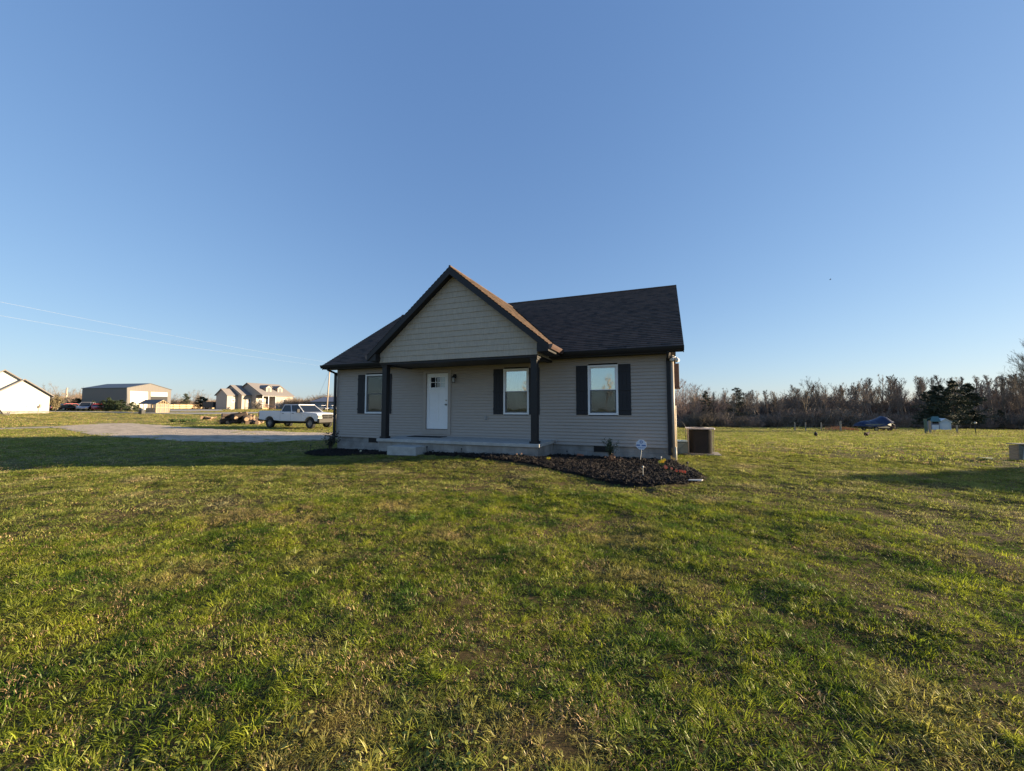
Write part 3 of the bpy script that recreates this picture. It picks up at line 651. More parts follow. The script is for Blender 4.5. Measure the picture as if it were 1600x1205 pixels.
# foundation vents
for x0, x1 in ((-10.98, -10.58), (-2.18, -1.78)):
    m3 = MB(); m3.box((x0, .012, .19), (x1, .05, .36)); 
    for j in range(7): m3.box((x0 + .01, -.004, .20 + j * .023), (x1 - .01, .0118, .209 + j * .023))
    m3.box((x0 - .01, -.002, .18), (x0 + .009, .02, .37)); m3.box((x1 - .009, -.002, .18), (x1 + .01, .02, .37)); m3.build('foundation_vent', black, house)
# corner trims
for x, s in ((HX0, -1), (HX1, 1)):
    m3 = MB(); m3.box((x - .07 * (s > 0) - .02 * (s < 0), -.028, ZB), (x + .02 * (s > 0) + .07 * (s < 0), .06, ZT)); m3.build('corner_post', trimm, house, bevel=.012)
# --- main roof
EY, EZ, RY, RZ = -.43, 3.27, 4.60, 6.466; RX0, RX1 = -13.07, .41; SL = (RZ - EZ) / (RY - EY)
def roof_plane(mb, P0, U, V, L, H, e=.142, th=.017, clip=None):
    # P0 eave start, U unit along the eave, V unit up the slope; courses overlap like shingles
    P0 = Vector(P0); U = Vector(U); V = Vector(V); N = U.cross(V).normalized(); 
    if N.z < 0: N = -N
    n = int(math.ceil(H / e))
    for k in range(n):
        a, b = k * e, min(H, (k + 1) * e)
        l0, r0 = (clip(a) if clip else (0, L)); l1, r1 = (clip(b) if clip else (0, L))
        if r0 - l0 < .01: continue
        p = lambda u, v, h: P0 + U * u + V * v + N * h
        mb.face([p(l0, a, th), p(r0, a, th), p(r1, b, .001), p(l1, b, .001)], [(l0, a), (r0, a), (r1, b), (l1, b)])
        mb.face([p(l0, a, -.004), p(r0, a, -.004), p(r0, a, th), p(l0, a, th)], [(l0, a), (r0, a), (r0, a + .01), (l0, a + .01)])
H = math.hypot(RY - EY, RZ - EZ); V = Vector((0, RY - EY, RZ - EZ)) / H
mb = MB(); roof_plane(mb, (RX0, EY, EZ), (1, 0, 0), V, RX1 - RX0, H)
Vb = Vector((0, -(RY - EY), RZ - EZ)) / H
roof_plane(mb, (RX0, 2 * RY - EY, EZ), (1, 0, 0), Vb, RX1 - RX0, H)
mb.tube([(RX0, RY, RZ + .004), (RX1, RY, RZ + .004)], .045, 6)
mb.face([(RX0 + .01, EY, EZ - .02), (RX1 - .01, EY, EZ - .02), (RX1 - .01, RY, RZ - .03), (RX0 + .01, RY, RZ - .03)]); mb.face([(RX0 + .01, 2 * RY - EY, EZ - .02), (RX1 - .01, 2 * RY - EY, EZ - .02), (RX1 - .01, RY, RZ - .03), (RX0 + .01, RY, RZ - .03)])
roof = mb.build('roof', shing, house)
# gutters, fascia, soffit of the main roof: two runs either side of the porch gable
GX0, GX1, GXC, GPZ, GEZ, GYF = -9.45, -3.09, -6.27, 5.95, 3.32, -1.86
def gutter_run(mb, x0, x1, y, z, s=1):
    prof = [(0, 0), (0, -.125), (-.075 * s, -.125), (-.105 * s, -.07), (-.125 * s, -.012), (-.125 * s, 0), (-.112 * s, 0), (-.10 * s, -.06), (-.07 * s, -.113), (-.012 * s, -.113), (-.012 * s, 0)]
    mb.prism([(x0, y + a, z + b) for a, b in prof], (x1 - x0, 0, 0))
m3 = MB(); gutter_run(m3, RX0 + .0, GX0 - .02, EY, EZ - .01); m3.build('gutter', black, house)
m3 = MB(); gutter_run(m3, GX1 + .03, RX1, EY, EZ - .01); m3.build('gutter', black, house)
m3 = MB(); gutter_run(m3, RX0, RX1, 2 * RY - EY, EZ - .01, -1); m3.build('gutter', black, house)
m3 = MB(); m3.box((RX0 + .004, EY + .003, EZ - .17), (RX1 - .004, EY + .022, EZ - .025)); m3.box((RX0 + .004, 2 * RY - EY - .022, EZ - .17), (RX1 - .004, 2 * RY - EY - .003, EZ - .025))
for x, s in ((RX0, 1), (RX1, -1)):
    for y0, y1 in ((EY - .0, RY), (2 * RY - EY, RY)):
        m3.prism([(x + .003 * s, y0, EZ - .005), (x + .003 * s, y1, RZ - .005), (x + .003 * s, y1, RZ - .19), (x + .003 * s, y0, EZ - .19)], (.022 * s, 0, 0))
m3.build('fascia', black, house)
m3 = MB(); m3.box((RX0 + .03, EY + .023, EZ - .165), (HX1 + .001, -.001, EZ - .15)); m3.box((HX0, HY1 + .001, EZ - .165), (RX1 - .03, 2 * RY - EY - .023, EZ - .15))
for x0, x1 in ((RX0 + .026, HX0), (HX1, RX1 - .026)):
    for y0, y1 in ((EY + .03, RY), (2 * RY - EY - .03, RY)):
        dz0 = EZ + (abs(y0 - (EY if y0 < RY else 2 * RY - EY))) * SL
        m3.prism([(x0, y0, dz0 - .17), (x1, y0, dz0 - .17), (x1, y1, RZ - .17), (x0, y1, RZ - .17)], (0, 0, .012))
m3.build('soffit', black, house)
# downspouts
m3 = MB(); m3.box((-.060, -.11, .18), (.035, -.04, 2.98)); m3.tube([(-.012, EY - .06, 3.13), (-.012, EY - .04, 3.06), (-.012, -.14, 2.98), (-.012, -.075, 2.90)], .045, 6); m3.build('downspout', black, house, bevel=.012)
m3 = MB(); m3.box((HX0 - .10, -.11, .1), (HX0 + .0, -.04, 3.0)); m3.tube([(HX0 - .05, EY - .06, 3.13), (HX0 - .05, EY - .04, 3.06), (HX0 - .05, -.14, 2.98), (HX0 - .05, -.075, 2.90)], .045, 6); m3.build('downspout', black, house, bevel=.012)
beige_metal = mat('beige_downspout', (.50, .42, .34), .45, .08, 3)
m3 = MB(); m3.tube([(.095, -.03, .12), (.095, -.03, 3.06)], .050, 12); m3.build('downspout', beige_metal, house, smooth=True)
m3 = MB(); m3.tube([(.145, -.05, -.02), (.145, -.05, .42)], .024, 10); m3.tube([(.165, .05, .4), (.165, .05, 1.6)], .016, 8); m3.build('conduit', mat('white_pvc', (.72, .66, .52), .5, .2, 8), house, smooth=True)
m3 = MB(); m3.box((.05, 1.45, 2.20), (.33, 1.85, 2.98)); m3.box((.05, 1.40, 2.16), (.36, 1.90, 2.199)); m3.box((.05, 1.6, 2.02), (.14, 1.7, 2.12)); m3.build('utility_box', mat('dark_brown_metal', (.06, .035, .032), .5, .1, 3), house, bevel=.01)
m3 = MB(); m3.tube([(.10, -.02, 3.03), (.18, -.08, 2.99)], .03, 8); m3.build('flood_light', white, house, smooth=True)
fl = [c for c in kids(house) if c.name.startswith('flood_light')][0]
m3 = MB(); m3.tube([(.13, -.08, 2.98), (.09, -.16, 2.90)], [.035, .062], 12); m3.build('lamp_head', white, fl, smooth=True)
m3 = MB(); m3.tube([(.20, -.08, 2.98), (.25, -.14, 2.88)], [.035, .062], 12); m3.build('lamp_head', white, fl, smooth=True)
m3 = MB(); m3.tube([(HX0 - .10, .25, 3.03), (HX0 - .17, .2, 2.97)], .03, 8); m3.tube([(HX0 - .14, .2, 2.98), (HX0 - .09, .12, 2.90)], [.035, .055], 10); m3.tube([(HX0 - .19, .2, 2.98), (HX0 - .27, .13, 2.90)], [.035, .055], 10); m3.build('flood_light', mat('dark_lamp', (.08, .08, .09), .4), house, smooth=True)
# --- porch gable roof
gs = (GPZ - GEZ) / (GX1 - GXC); gH = math.hypot(GX1 - GXC, GPZ - GEZ)
def zmain(y): return EZ + (y - EY) * SL
mb = MB()
for sgn, xe in ((1, GX1), (-1, GX0)):
    Vg = Vector((GXC - xe, 0, GPZ - GEZ)) / gH
    def clip(h, sgn=sgn, xe=xe):
        z = GEZ + h * (GPZ - GEZ) / gH; yb = (z - EZ) / SL + EY + .03
        return (0, max(.02, yb - GYF))
    roof_plane(mb, (xe, GYF, GEZ), (0, 1, 0), Vg, 1, gH, clip=clip)
    # deck thickness
    mb.face([(xe, GYF + .02, GEZ - .02), (xe, EY, GEZ - .02), (GXC, 3.7, GPZ - .03), (GXC, GYF + .02, GPZ - .03)])
mb.tube([(GXC, GYF, GPZ + .004), (GXC, 3.80, GPZ + .004)], .04, 6)
mb.build('porch_roof', shing, house)
m3 = MB()
for s in (1, -1):
    xe = GX1 if s > 0 else GX0
    m3.prism([(GXC, GYF - .004, GPZ - .012), (xe, GYF - .004, GEZ - .012), (xe, GYF - .004, GEZ - .20), (GXC, GYF - .004, GPZ - .012 - .24)], (0, .026, 0))
    xi = xe - s * .34       # boxed return at the foot of the rake
    m3.prism([(xe, GYF + .0225, GEZ - .02), (xe, GYF + .0225, GEZ - .20), (xi, GYF + .0225, GEZ - .20), (xi, GYF + .0225, GEZ + .34 * gs - .24)], (0, .25, 0))
m3.build('rake_board', black, house)
m3 = MB()
for s in (1, -1):           # sloping soffit between the rake board and the shakes
    xe = GX1 if s > 0 else GX0
    m3.prism([(GXC, GYF + .023, GPZ - .215), (xe - s * .05, GYF + .023, GEZ - .215 + .05 * gs), (xe - s * .05, -1.585, GEZ - .215 + .05 * gs), (GXC, -1.585, GPZ - .215)], (0, 0, .012))
    m3.box((xe - s * .33, -1.58, GEZ - .198), (xe - s * .01, EY - .13, GEZ - .185))
m3.build('soffit', black, house)
for s, xe in ((1, GX1), (-1, GX0)):
    prof = [(0, 0), (0, -.125), (.075 * s, -.125), (.105 * s, -.07), (.125 * s, -.012), (.125 * s, 0)]
    m3 = MB(); m3.prism([(xe + a, GYF + .02, GEZ - .012 + b) for a, b in prof], (0, EY - GYF - .15, 0)); m3.build('gutter', mat('brown_gutter', (.10, .065, .055), .4, .1, 4), house)
    m3 = MB(); m3.box((xe - .02 * s, GYF + .03, GEZ - .19), (xe - .001 * s, EY - .13, GEZ - .03)); m3.build('fascia', black, house)
# shakes
GZ0 = 3.07
def clip_poly(P, f):
    out = []
    for i in range(len(P)):
        a, b = P[i], P[(i + 1) % len(P)]; fa, fb = f(a), f(b)
        if fa >= 0: out.append(a)
        if (fa >= 0) != (fb >= 0): t = fa / (fa - fb); out.append(tuple(a[k] + (b[k] - a[k]) * t for k in range(len(a))))
    return out
mb = MB(); rs = random.Random(5); z = GZ0; ap = GPZ - .22; GS0, GS1 = -9.13, -3.49
while z < ap:
    x = GS0 - rs.uniform(0, .1)
    while x < GS1:
        w = rs.uniform(.10, .24); x0, x1 = max(x, GS0), min(x + w - .0025, GS1); x += w
        if x1 - x0 < .01: continue
        d = rs.uniform(.0, .006); zb_ = z + rs.choice((0, 0, 0, .004)); zt_ = z + .181
        P = [(x0, zb_), (x1, zb_), (x1, zt_), (x0, zt_)]
        P = clip_poly(P, lambda p: ap - gs * abs(p[0] - GXC) - p[1])
        if len(P) < 3: continue
        yy = lambda zz: -1.60 - d - .016 * (1 - (zz - z) / .181)
        mb.face([(p[0], yy(p[1]), p[1]) for p in P])
        if P[0][1] <= zb_ + 1e-6 and len(P) >= 3: 
            mb.face([(P[0][0], -1.585, zb_), (P[1][0], -1.585, zb_), (P[1][0], yy(zb_), zb_), (P[0][0], yy(zb_), zb_)])
    z += .178
mb.face([(GS0, -1.597, GZ0), (GS1, -1.597, GZ0), (GS1, -1.597, ap - gs * (GS1 - GXC)), (GXC, -1.597, ap), (GS0, -1.597, ap - gs * (GXC - GS0))])
# sides of the gable box above the porch openings
for xs_, s in ((GS0, -1), (GS1, 1)): mb.box((xs_ - .0 * s, -1.596, GZ0), (xs_ - .02 * s, -.02, GEZ + .05))
mb.build('shake_gable', shake, house)
m3 = MB(); m3.box((-9.12, -1.585, 3.00), (-3.50, -1.40, GZ0 - .001)); m3.box((-9.12, -1.399, 3.001), (-8.95, -.02, GZ0 - .002)); m3.box((-3.67, -1.399, 3.001), (-3.50, -.02, GZ0 - .002)); m3.build('porch_beam', black, house)
m3 = MB(); m3.box((-8.949, -1.399, 3.03), (-3.671, -.016, 3.05)); 
for j in range(14): m3.box((-8.94, -1.39 + j * .098, 3.022), (-3.68, -1.30 + j * .098, 3.0299))
m3.build('porch_ceiling', mat('dark_brown_ceiling', (.05, .042, .037), .6, .1, 4), house)
for xp in (-8.985, -3.625):
    m3 = MB(); m3.box((xp - .095, -1.535, .535), (xp + .095, -1.345, 3.0)); m3.box((xp - .13, -1.565, .511), (xp + .13, -1.315, .575)); m3.box((xp - .115, -1.553, 2.93), (xp + .115, -1.327, 2.999)); m3.build('porch_post', black, house, bevel=.006)
m3 = MB(); m3.box((-9.20, -1.62, .41), (-3.44, -.004, .511)); m3.build('porch_slab', conc, house, bevel=.012)
m3 = MB(); m3.box((-9.13, -1.565, -.5), (-3.50, .02, .4095)); m3.build('porch_foundation', block, house)
m3 = MB(); m3.box((-8.33, -2.12, -.4), (-7.24, -1.566, .33)); m3.build('step', conc, house, bevel=.012)
mm = MB(); mm.box((-8.72, -.62, .512), (-7.35, -.12, .527)); tag(mm.build('doormat', mat('black_doormat', (.015, .015, .015), .95, .3, 30, .8, 150), None, bevel=.004), 'thin black doormat lying before the white front door', 'doormat')
# metal bracket at the porch end
m3 = MB(); m3.tube([(-3.36, -.03, .55), (-3.36, -.06, .38)], .02, 6); m3.build('conduit', trimm, house)

# ------------------------------------------------------------------ things in the bed
def leafy(name, c, h, rad, n, leafm, stemm, label, cat, size=.03, seed=1, up=.5, group=None):
    rs = random.Random(seed); root = tag(empty(name, c), label, cat, group); fo = MB(); st = MB()
    for k in range(max(5, n // 18)):
        a = rs.uniform(0, 6.28); rr = rad * rs.uniform(.1, .95); tip = Vector((math.cos(a) * rr, math.sin(a) * rr, h * rs.uniform(.55, 1)))
        mid = Vector((tip.x * .3, tip.y * .3, tip.z * .55)); st.tube([(0, 0, -.03), mid, tip], [.005, .004, .002], 4)
        for q in range(18):
            t = rs.uniform(.25, 1.05); p = mid.lerp(tip, (t - .5) * 2) if t > .5 else Vector((0, 0, 0)).lerp(mid, t * 2)
            p = p + Vector((rs.gauss(0, 1), rs.gauss(0, 1), rs.gauss(0, 1))) * rad * .09
            d = Vector((rs.uniform(-1, 1), rs.uniform(-1, 1), rs.uniform(-.3, 1) + up)).normalized(); sd = d.orthogonal().normalized(); sd = (Matrix.Rotation(rs.uniform(0, 6.28), 3, d) @ sd)
            L = size * rs.uniform(.6, 1.4); fo.face([p, p + d * L * .5 + sd * L * .28, p + d * L, p + d * L * .5 - sd * L * .28])
    st.build('stem', stemm, root); fo.build('foliage', leafm, root); return root
leafm = mat('shrub_leaves', (.035, .055, .02), .6, .35, 30); leafr = mat('russet_leaves', (.10, .05, .035), .7, .4, 30); stemm = mat('twig_bark', (.10, .075, .055), .9, .2, 20)
yel = mat('daffodil_yellow', (.80, .55, .03), .6, .1, 20); ora = mat('orange_petals', (.75, .22, .10), .6, .2, 20)
leafy('shrub', (-1.62, -.50, bedz(-1.62, -.5)), .56, .27, 620, leafm, stemm, 'small round leafy shrub beside the foundation vent in the right bed', 'shrub', .045, 2)
leafy('shrub', (-1.50, -1.3, bedz(-1.5, -1.3)), .25, .35, 300, leafr, stemm, 'low russet shrub in front of the leafy one in the right bed', 'shrub', .03, 9)
leafy('shrub', (-12.3, -.65, bedz(-12.3, -.65)), .72, .42, 520, mat('dark_leaves', (.018, .022, .014), .7, .3, 20), stemm, 'dark upright shrub by the left corner of the house', 'shrub', .06, 3, 1.2)
def flower(x, y, h, colm, label, seed, name='daffodil', n=5, s=.035):
    rs = random.Random(seed); z = bedz(x, y); root = tag(empty(name, (x, y, z)), label, 'flower'); st = MB()
    for k in range(n):
        pe = MB()
        a = rs.uniform(0, 6.28); r = rs.uniform(.02, .10); tip = Vector((math.cos(a) * r, math.sin(a) * r, h * rs.uniform(.7, 1)))
        st.tube([(tip.x * .3, tip.y * .3, -.03), tip], .004, 4)
        for q in range(3):
            b = rs.uniform(0, 6.28); st.face([(tip.x * .3, tip.y * .3, 0), (tip.x * .3 + .01, tip.y * .3, 0), (math.cos(b) * .1, math.sin(b) * .1, h * .8)])
        for q in range(6):
            b = q * math.pi / 3; d = Vector((math.cos(b), math.sin(b) * .5, math.sin(b) * .8 + .15)).normalized(); e = Vector((math.cos(b + .5), math.sin(b + .5) * .5, math.sin(b + .5) * .8)).normalized(); f = Vector((math.cos(b - .5), math.sin(b - .5) * .5, math.sin(b - .5) * .8)).normalized()
            pe.face([tip, tip + e * s * .6, tip + d * s, tip + f * s * .6])
        pe.tube([tip, tip + Vector((0, -.02, 0))], [.012, .016], 6); pe.build('blossom', colm, root)
    st.build('stem', mat('flower_stem', (.06, .12, .02), .6), root); return root
flower(-.22, -1.55, .20, yel, 'clump of yellow daffodils near the right corner of the house', 1, n=6, s=.05)
flower(-.10, -2.25, .13, ora, 'pale orange flower clump in front of the yellow daffodils', 2, 'flower', 4, .04)
flower(.16, -2.75, .13, mat('red_petals', (.75, .16, .06), .6), 'red flower clump at the right tip of the mulch bed', 3, 'flower', 4, .04)
flower(-3.05, -2.15, .12, yel, 'small yellow flower right of the porch corner', 4, n=2, s=.045)
flower(-3.95, -1.85, .10, mat('peach_petals', (.7, .4, .2), .6), 'peach flower in front of the porch block wall', 5, 'flower', 2, .04)
flower(-10.15, -1.25, .10, mat('cream_petals', (.5, .45, .28), .6), 'pale flower in the shaded bed left of the porch', 6, 'flower', 2, .05)
mb = MB(); M = Matrix.Translation((-2.52, -.45, bedz(-2.5, -.45) + .05)) @ Matrix.Rotation(R(8), 4, 'Y'); mb.box((-.10, -.03, -.05), (.10, .03, .06), M); tag(mb.build('brick', mat('orange_brick', (.42, .16, .09), .9, .2, 20, .4, 80), None, bevel=.004), 'orange brick standing on the mulch against the foundation', 'brick')
def stake(x, y, h, colm, label, head=.02):
    mb = MB(); z = bedz(x, y); mb.tube([(x, y, z - .05), (x, y, z + h)], .007, 6); mb.tube([(x, y, z + h), (x, y, z + h + .02), (x, y, z + h + .045)], [head * .5, head, head * .7], 8); tag(mb.build('stake_light', colm, None, smooth=False), label, 'garden light', 'small stake lights along the beds')
stake(-7.08, -1.76, .18, black, 'black stake light just right of the concrete step', .03)
stake(-5.8, -1.85, .15, black, 'black stake light before the middle of the porch wall', .025)
stake(-2.95, -.35, .14, black, 'black stake light between porch slab and foundation vent', .025)
stake(.33, -2.3, .22, black, 'black stake light at the right end of the bed', .03)
stake(-.58, -3.35, .22, mat('pale_stake', (.5, .47, .42), .5), 'pale stake light at the front edge of the right bed', .022)
stake(-.25, -.62, .12, mat('pale_stake', (.5, .47, .42), .5), 'pale stake light behind the yellow daffodils', .022)
stake(-12.85, -1.05, .20, black, 'black stake light at the far left end of the bed', .035)
mb = MB(); x, y = .42, -3.3; z = g(x, y) + .05; mb.prism([(x - .13, y - .04, z), (x + .12, y - .07, z + .01), (x + .15, y + .02, z + .02), (x - .10, y + .04, z)], (0, 0, .018)); tag(mb.build('stone', mat('pale_stone', (.55, .52, .48), .8, .1, 10), None, bevel=.004), 'flat pale stone on the grass edge beside the mulch tip', 'stone')
# security sign
root = tag(empty('yard_sign', (-.78, -.62, bedz(-.78, -.62))), 'octagonal white sign with blue print on a short stake before the house', 'sign')
mb = MB(); mb.tube([(-.03, 0, -.06), (.02, 0, .33)], .011, 8); mb.build('stake', mat('pale_stake2', (.55, .53, .48), .5), root)
mb = MB(); mb.prism([(.02 + .150 * math.cos(R(22.5 + 45 * k)), -.016, .47 + .150 * math.sin(R(22.5 + 45 * k))) for k in range(8)], (0, .008, 0)); sp = mb.build('sign_plate', mat('sign_white', (.66, .69, .76), .5), root)
bl = mat('sign_blue', (.12, .19, .40), .5)
mb = MB()
for j in range(12):
    a0, a1 = R(30 * j), R(30 * j + 22); mb.face([(.02 + .045 * math.cos(a0), -.018, .545 + .045 * math.sin(a0)), (.02 + .045 * math.cos(a1), -.018, .545 + .045 * math.sin(a1)), (.02 + .018 * math.cos(a1), -.018, .545 + .018 * math.sin(a1)), (.02 + .018 * math.cos(a0), -.018, .545 + .018 * math.sin(a0))])
mb.face([(.02 - .13, -.018, .475), (.02 - .035, -.018, .475), (.02 - .035, -.018, .435), (.02 - .13, -.018, .435)]); mb.face([(.03, -.018, .47), (.14, -.018, .47), (.14, -.018, .43), (.03, -.018, .43)])
for j in range(4): mb.face([(-.06 + j * .045, -.018, .395), (-.03 + j * .045, -.018, .395), (-.03 + j * .045, -.018, .375), (-.06 + j * .045, -.018, .375)])
mb.build('emblem', bl, sp)
# ------------------------------------------------------------------ condenser, its pad, the low cabinet
acx0, acx1, acy0, acy1 = .56, 1.32, 1.95, 2.62; az = g(.9, 2.2)
mb = MB(); mb.box((.42, 1.85, az - .05), (1.52, 2.80, az + .045)); tag(mb.build('equipment_pad', mat('weathered_pad', (.22, .20, .17), .9, .2, 6), None, bevel=.01), 'thin concrete pad under the condenser', 'pad')
root = tag(empty('air_conditioner', ((acx0 + acx1) / 2, (acy0 + acy1) / 2, az + .045)), 'brown boxy air conditioner condenser standing on the lawn right of the house', 'air conditioner')
cx, cy = (acx1 - acx0) / 2, (acy1 - acy0) / 2; hh = .80; fin = mat('brown_louvre', (.05, .046, .042), .5, .15, 8)
mb = MB()
def rrect(a, b, r, n=4):
    P = []
    for k, (sx_, sy_) in enumerate(((1, 1), (-1, 1), (-1, -1), (1, -1))):
        for j in range(n + 1):
            t = R(90 * k + 90 * j / n); P.append((sx_ * (a - r) + r * math.cos(t), sy_ * (b - r) + r * math.sin(t)))
    return P
P = rrect(cx - .03, cy - .03, .19, 7); 
for j in range(33):
    z0 = .03 + j * .0225; Q = rrect(cx - .012, cy - .012, .19, 7)
    i = len(mb.v); n = len(P); mb.v += [(p[0], p[1], z0 + .014) for p in P] + [(q[0], q[1], z0) for q in Q] + [(p[0], p[1], z0 - .004) for p in P]
    for k in range(n):
        mb.f.append((i + n + k, i + n + (k + 1) % n, i + (k + 1) % n, i + k)); mb.f.append((i + 2 * n + k, i + 2 * n + (k + 1) % n, i + n + (k + 1) % n, i + n + k))
mb.build('louvre_panel', fin, root)
mb = MB(); mb.prism([(p[0] * .97, p[1] * .97, .0) for p in P], (0, 0, hh - .03)); mb.build('coil', mat('dark_coil', (.02, .018, .016), .7), root)
mb = MB(); mb.box((-cx, -cy, 0), (-cx + .03, -cy + .03, hh)); mb.box((cx - .012, -cy + .02, 0), (cx + .006, -cy + .05, hh)); mb.box((-cx, cy - .03, 0), (-cx + .03, cy, hh)); mb.box((cx - .03, cy - .03, 0), (cx, cy, hh)); mb.box((-cx, -cy, -.001), (cx + .006, cy, .02)); mb.build('frame', mat('beige_metal', (.34, .28, .21), .5, .1, 5), root, bevel=.006)
mb = MB(); mb.prism([(p[0], p[1], hh) for p in rrect(cx + .045, cy + .045, .07)], (0, 0, .035)); mb.tube([(0, 0, hh + .035), (0, 0, hh + .05)], [.27, .25], 20); mb.build('lid', mat('grey_lid', (.42, .38, .36), .5, .1, 5), root)
mb = MB()
for r_ in (.08, .13, .18, .23): mb.tube([(r_ * math.cos(R(20 * k)), r_ * math.sin(R(20 * k)), hh + .056) for k in range(19)], .004, 4, cap=False)
mb.build('fan_grille', black, root)
cb = (.14, 2.1); cz = g(*cb)
root = tag(empty('utility_cabinet', (cb[0], cb[1], cz)), 'low grey green cabinet with sloping side between house wall and condenser', 'cabinet')
ggm = mat('grey_green_metal', (.22, .26, .23), .5, .12, 4); mb = MB(); mb.box((-.02, 0, -.02), (.42, .5, .40)); mb.prism([(-.0, -.03, .38), (.36, -.03, .38), (.02, -.03, .04)], (0, .03, 0)); mb.build('cabinet_body', ggm, root, bevel=.008)
mb = MB(); mb.box((-.03, -.05, .405), (.43, .52, .44)); mb.build('lid', mat('pale_teal_lid', (.40, .52, .52), .4, .05, 3), root, bevel=.01)
mb = MB(); pts = [(.06, 3.0, g(.1, 3) + .6)] + [(.28 + .26 * math.cos(R(180 - 15 * k)), 3.0, g(.3, 3.) + .80 + .30 * math.sin(R(180 - 15 * k))) for k in range(13)] + [(.54, 3.0, g(.5, 3.) + .02)]
tag(mb.tube(pts, .010, 6).build('refrigerant_line', black, None, smooth=True), 'thin black pipe looping out of the wall behind the condenser', 'pipe')
# ------------------------------------------------------------------ crate at the right edge of the picture
p = gp(1593, 721); root = tag(empty('planter_crate', p, YAW), 'weathered grey wooden crate at the right edge of the lawn', 'crate')
cw = mat('weathered_crate', (.20, .19, .16), .85, .3, 8, .5, 40, stretch=(1, 1, 5)); mb = MB()
for j in range(3): mb.box((.0, .0, .02 + j * .145), (1.0, .022, .155 + j * .145)); mb.box((.0, .20, .02 + j * .145), (1.0, .222, .155 + j * .145)); mb.box((.0, .023, .02 + j * .145), (.022, .199, .155 + j * .145))
mb.build('plank_side', cw, root, bevel=.003)
mb = MB(); mb.box((-.03, -.03, 0), (.03, .0, .47)); mb.box((.97, -.03, 0), (1.03, 0, .47)); mb.box((-.04, -.045, .471), (1.04, .25, .50)); mb.build('frame', mat('crate_frame', (.15, .145, .115), .85, .3, 8), root)
mb = MB()
for j in range(3): mb.prism([(.08 + j * .14, -.022, .05), (.12 + j * .14, -.022, .05), (.20 + j * .14, -.022, .43), (.16 + j * .14, -.022, .43)], (0, .02, 0))
mb.build('slanted_slat', mat('pale_slat', (.45, .45, .42), .7, .1, 8), root)
p = gp(1540, 719); mb = MB(); mb.tube([p + D(-.28, 0) + Vector((0, 0, .05)), p + D(-.1, .05) + Vector((0, 0, .06)), p + D(.18, -.02) + Vector((0, 0, .05))], .012, 6); tag(mb.build('hose', mat('teal_hose', (.03, .12, .09), .6), None, smooth=True), 'short piece of teal hose on the lawn left of the crate', 'hose')
# ================================================================== FARTHER THINGS
def fin_(root):
    for ch in kids(root): ch.matrix_parent_inverse = Matrix.Translation(-Vector(root.location))
    return root
def dep_of(p): return (p[0] - CAM[0]) * FH[0] + (p[1] - CAM[1]) * FH[1]
def V3(p, z): return Vector((p[0], p[1], z))
def gabled(root, A, T, w, depth, zb, ze, zp, wm, rm, over=.35, th=.16, xp=.5, fnd=None, back=True):
    T = T.normalized(); N = Vector((T.y, -T.x, 0)); A = Vector((A[0], A[1], 0)); B = A + T * w; Pk = A + T * w * xp
    up = lambda p, z: V3(p, z); I = -N * depth
    mb = MB(); mb.face([up(A, zb), up(B, zb), up(B, ze), up(Pk, zp), up(A, ze)]); mb.face([up(A + I, zb), up(B + I, zb), up(B + I, ze), up(Pk + I, zp), up(A + I, ze)])
    mb.face([up(A, zb), up(A + I, zb), up(A + I, ze), up(A, ze)]); mb.face([up(B, zb), up(B + I, zb), up(B + I, ze), up(B, ze)]); mb.build('wall', wm, root)
    if fnd:
        m = MB(); k = .03; a, b = A - T * k + N * k, B + T * k + N * k; m.prism([up(a, zb - .6), up(b, zb - .6), up(b + I - N * 2 * k, zb - .6), up(a + I - N * 2 * k, zb - .6)], (0, 0, 1.05)); m.build('foundation', fnd, root)
    mb = MB()
    for E_, s in ((A, -1), (B, 1)):
        run = (E_ - Pk).length; sl = (zp - ze) / run; eo = E_ + T * s * over; zo = ze - sl * over
        q = [up(eo + N * over, zo), up(Pk + N * over, zp), up(Pk + I - N * over, zp), up(eo + I - N * over, zo)]
        mb.prism([v + Vector((0, 0, .02)) for v in q], (0, 0, th))
    mb.build('roof', rm, root)
def wpanel(root, name, A, T, pts, m, out=.03, th=.04, parent=None):
    N = Vector((T.y, -T.x, 0)).normalized(); mb = MB(); P = [onwall(A, T, px, py) + N * out for px, py in pts]; mb.prism(P, -N * th); return mb.build(name, m, parent or root)
# --- white house at the left edge
A = at(78, 65); T = D(.58, .815); N = Vector((T.y, -T.x, 0)); zb = A.z - .05
pk = onwall(A, T, 38.7, 594); ev = onwall(A, T, 78, 617); hw = (Vector((pk.x, pk.y)) - Vector((A.x, A.y))).length
wroot = tag(empty('white_house', A), 'bright white gabled house cut off by the left edge', 'house')
gabled(wroot, A - T * 2 * hw, T, 2 * hw, 9, zb, ev.z, pk.z, whitew, roofg, .45, .2, fnd=block)
A2 = A - N * .35; pk2 = onwall(A2, T, 8, 579.5); s2 = (pk2 - A2).dot(T); h2 = (pk2.z - pk.z) / ((pk.z - ev.z) / hw); w2 = hw + h2 + .3
gabled(wroot, A2 + T * (s2 - w2), T, 2 * w2, 8, zb, pk2.z - w2 * (pk.z - ev.z) / hw, pk2.z, whitew, roofg, .45, .2)
wpanel(wroot, 'wall_vent', A, T, [(40, 635), (43, 635), (43, 636.5), (40, 636.5)], trimm); fin_(wroot)
p = at(61.5, 61); r_ = tag(empty('meter_post', p), 'brown post with two small boxes in front of the white house wall', 'post'); mb = MB(); mb.tube([(0, 0, 0), (0, 0, 1.35)], .05, 6); mb.build('post', postwood, r_)
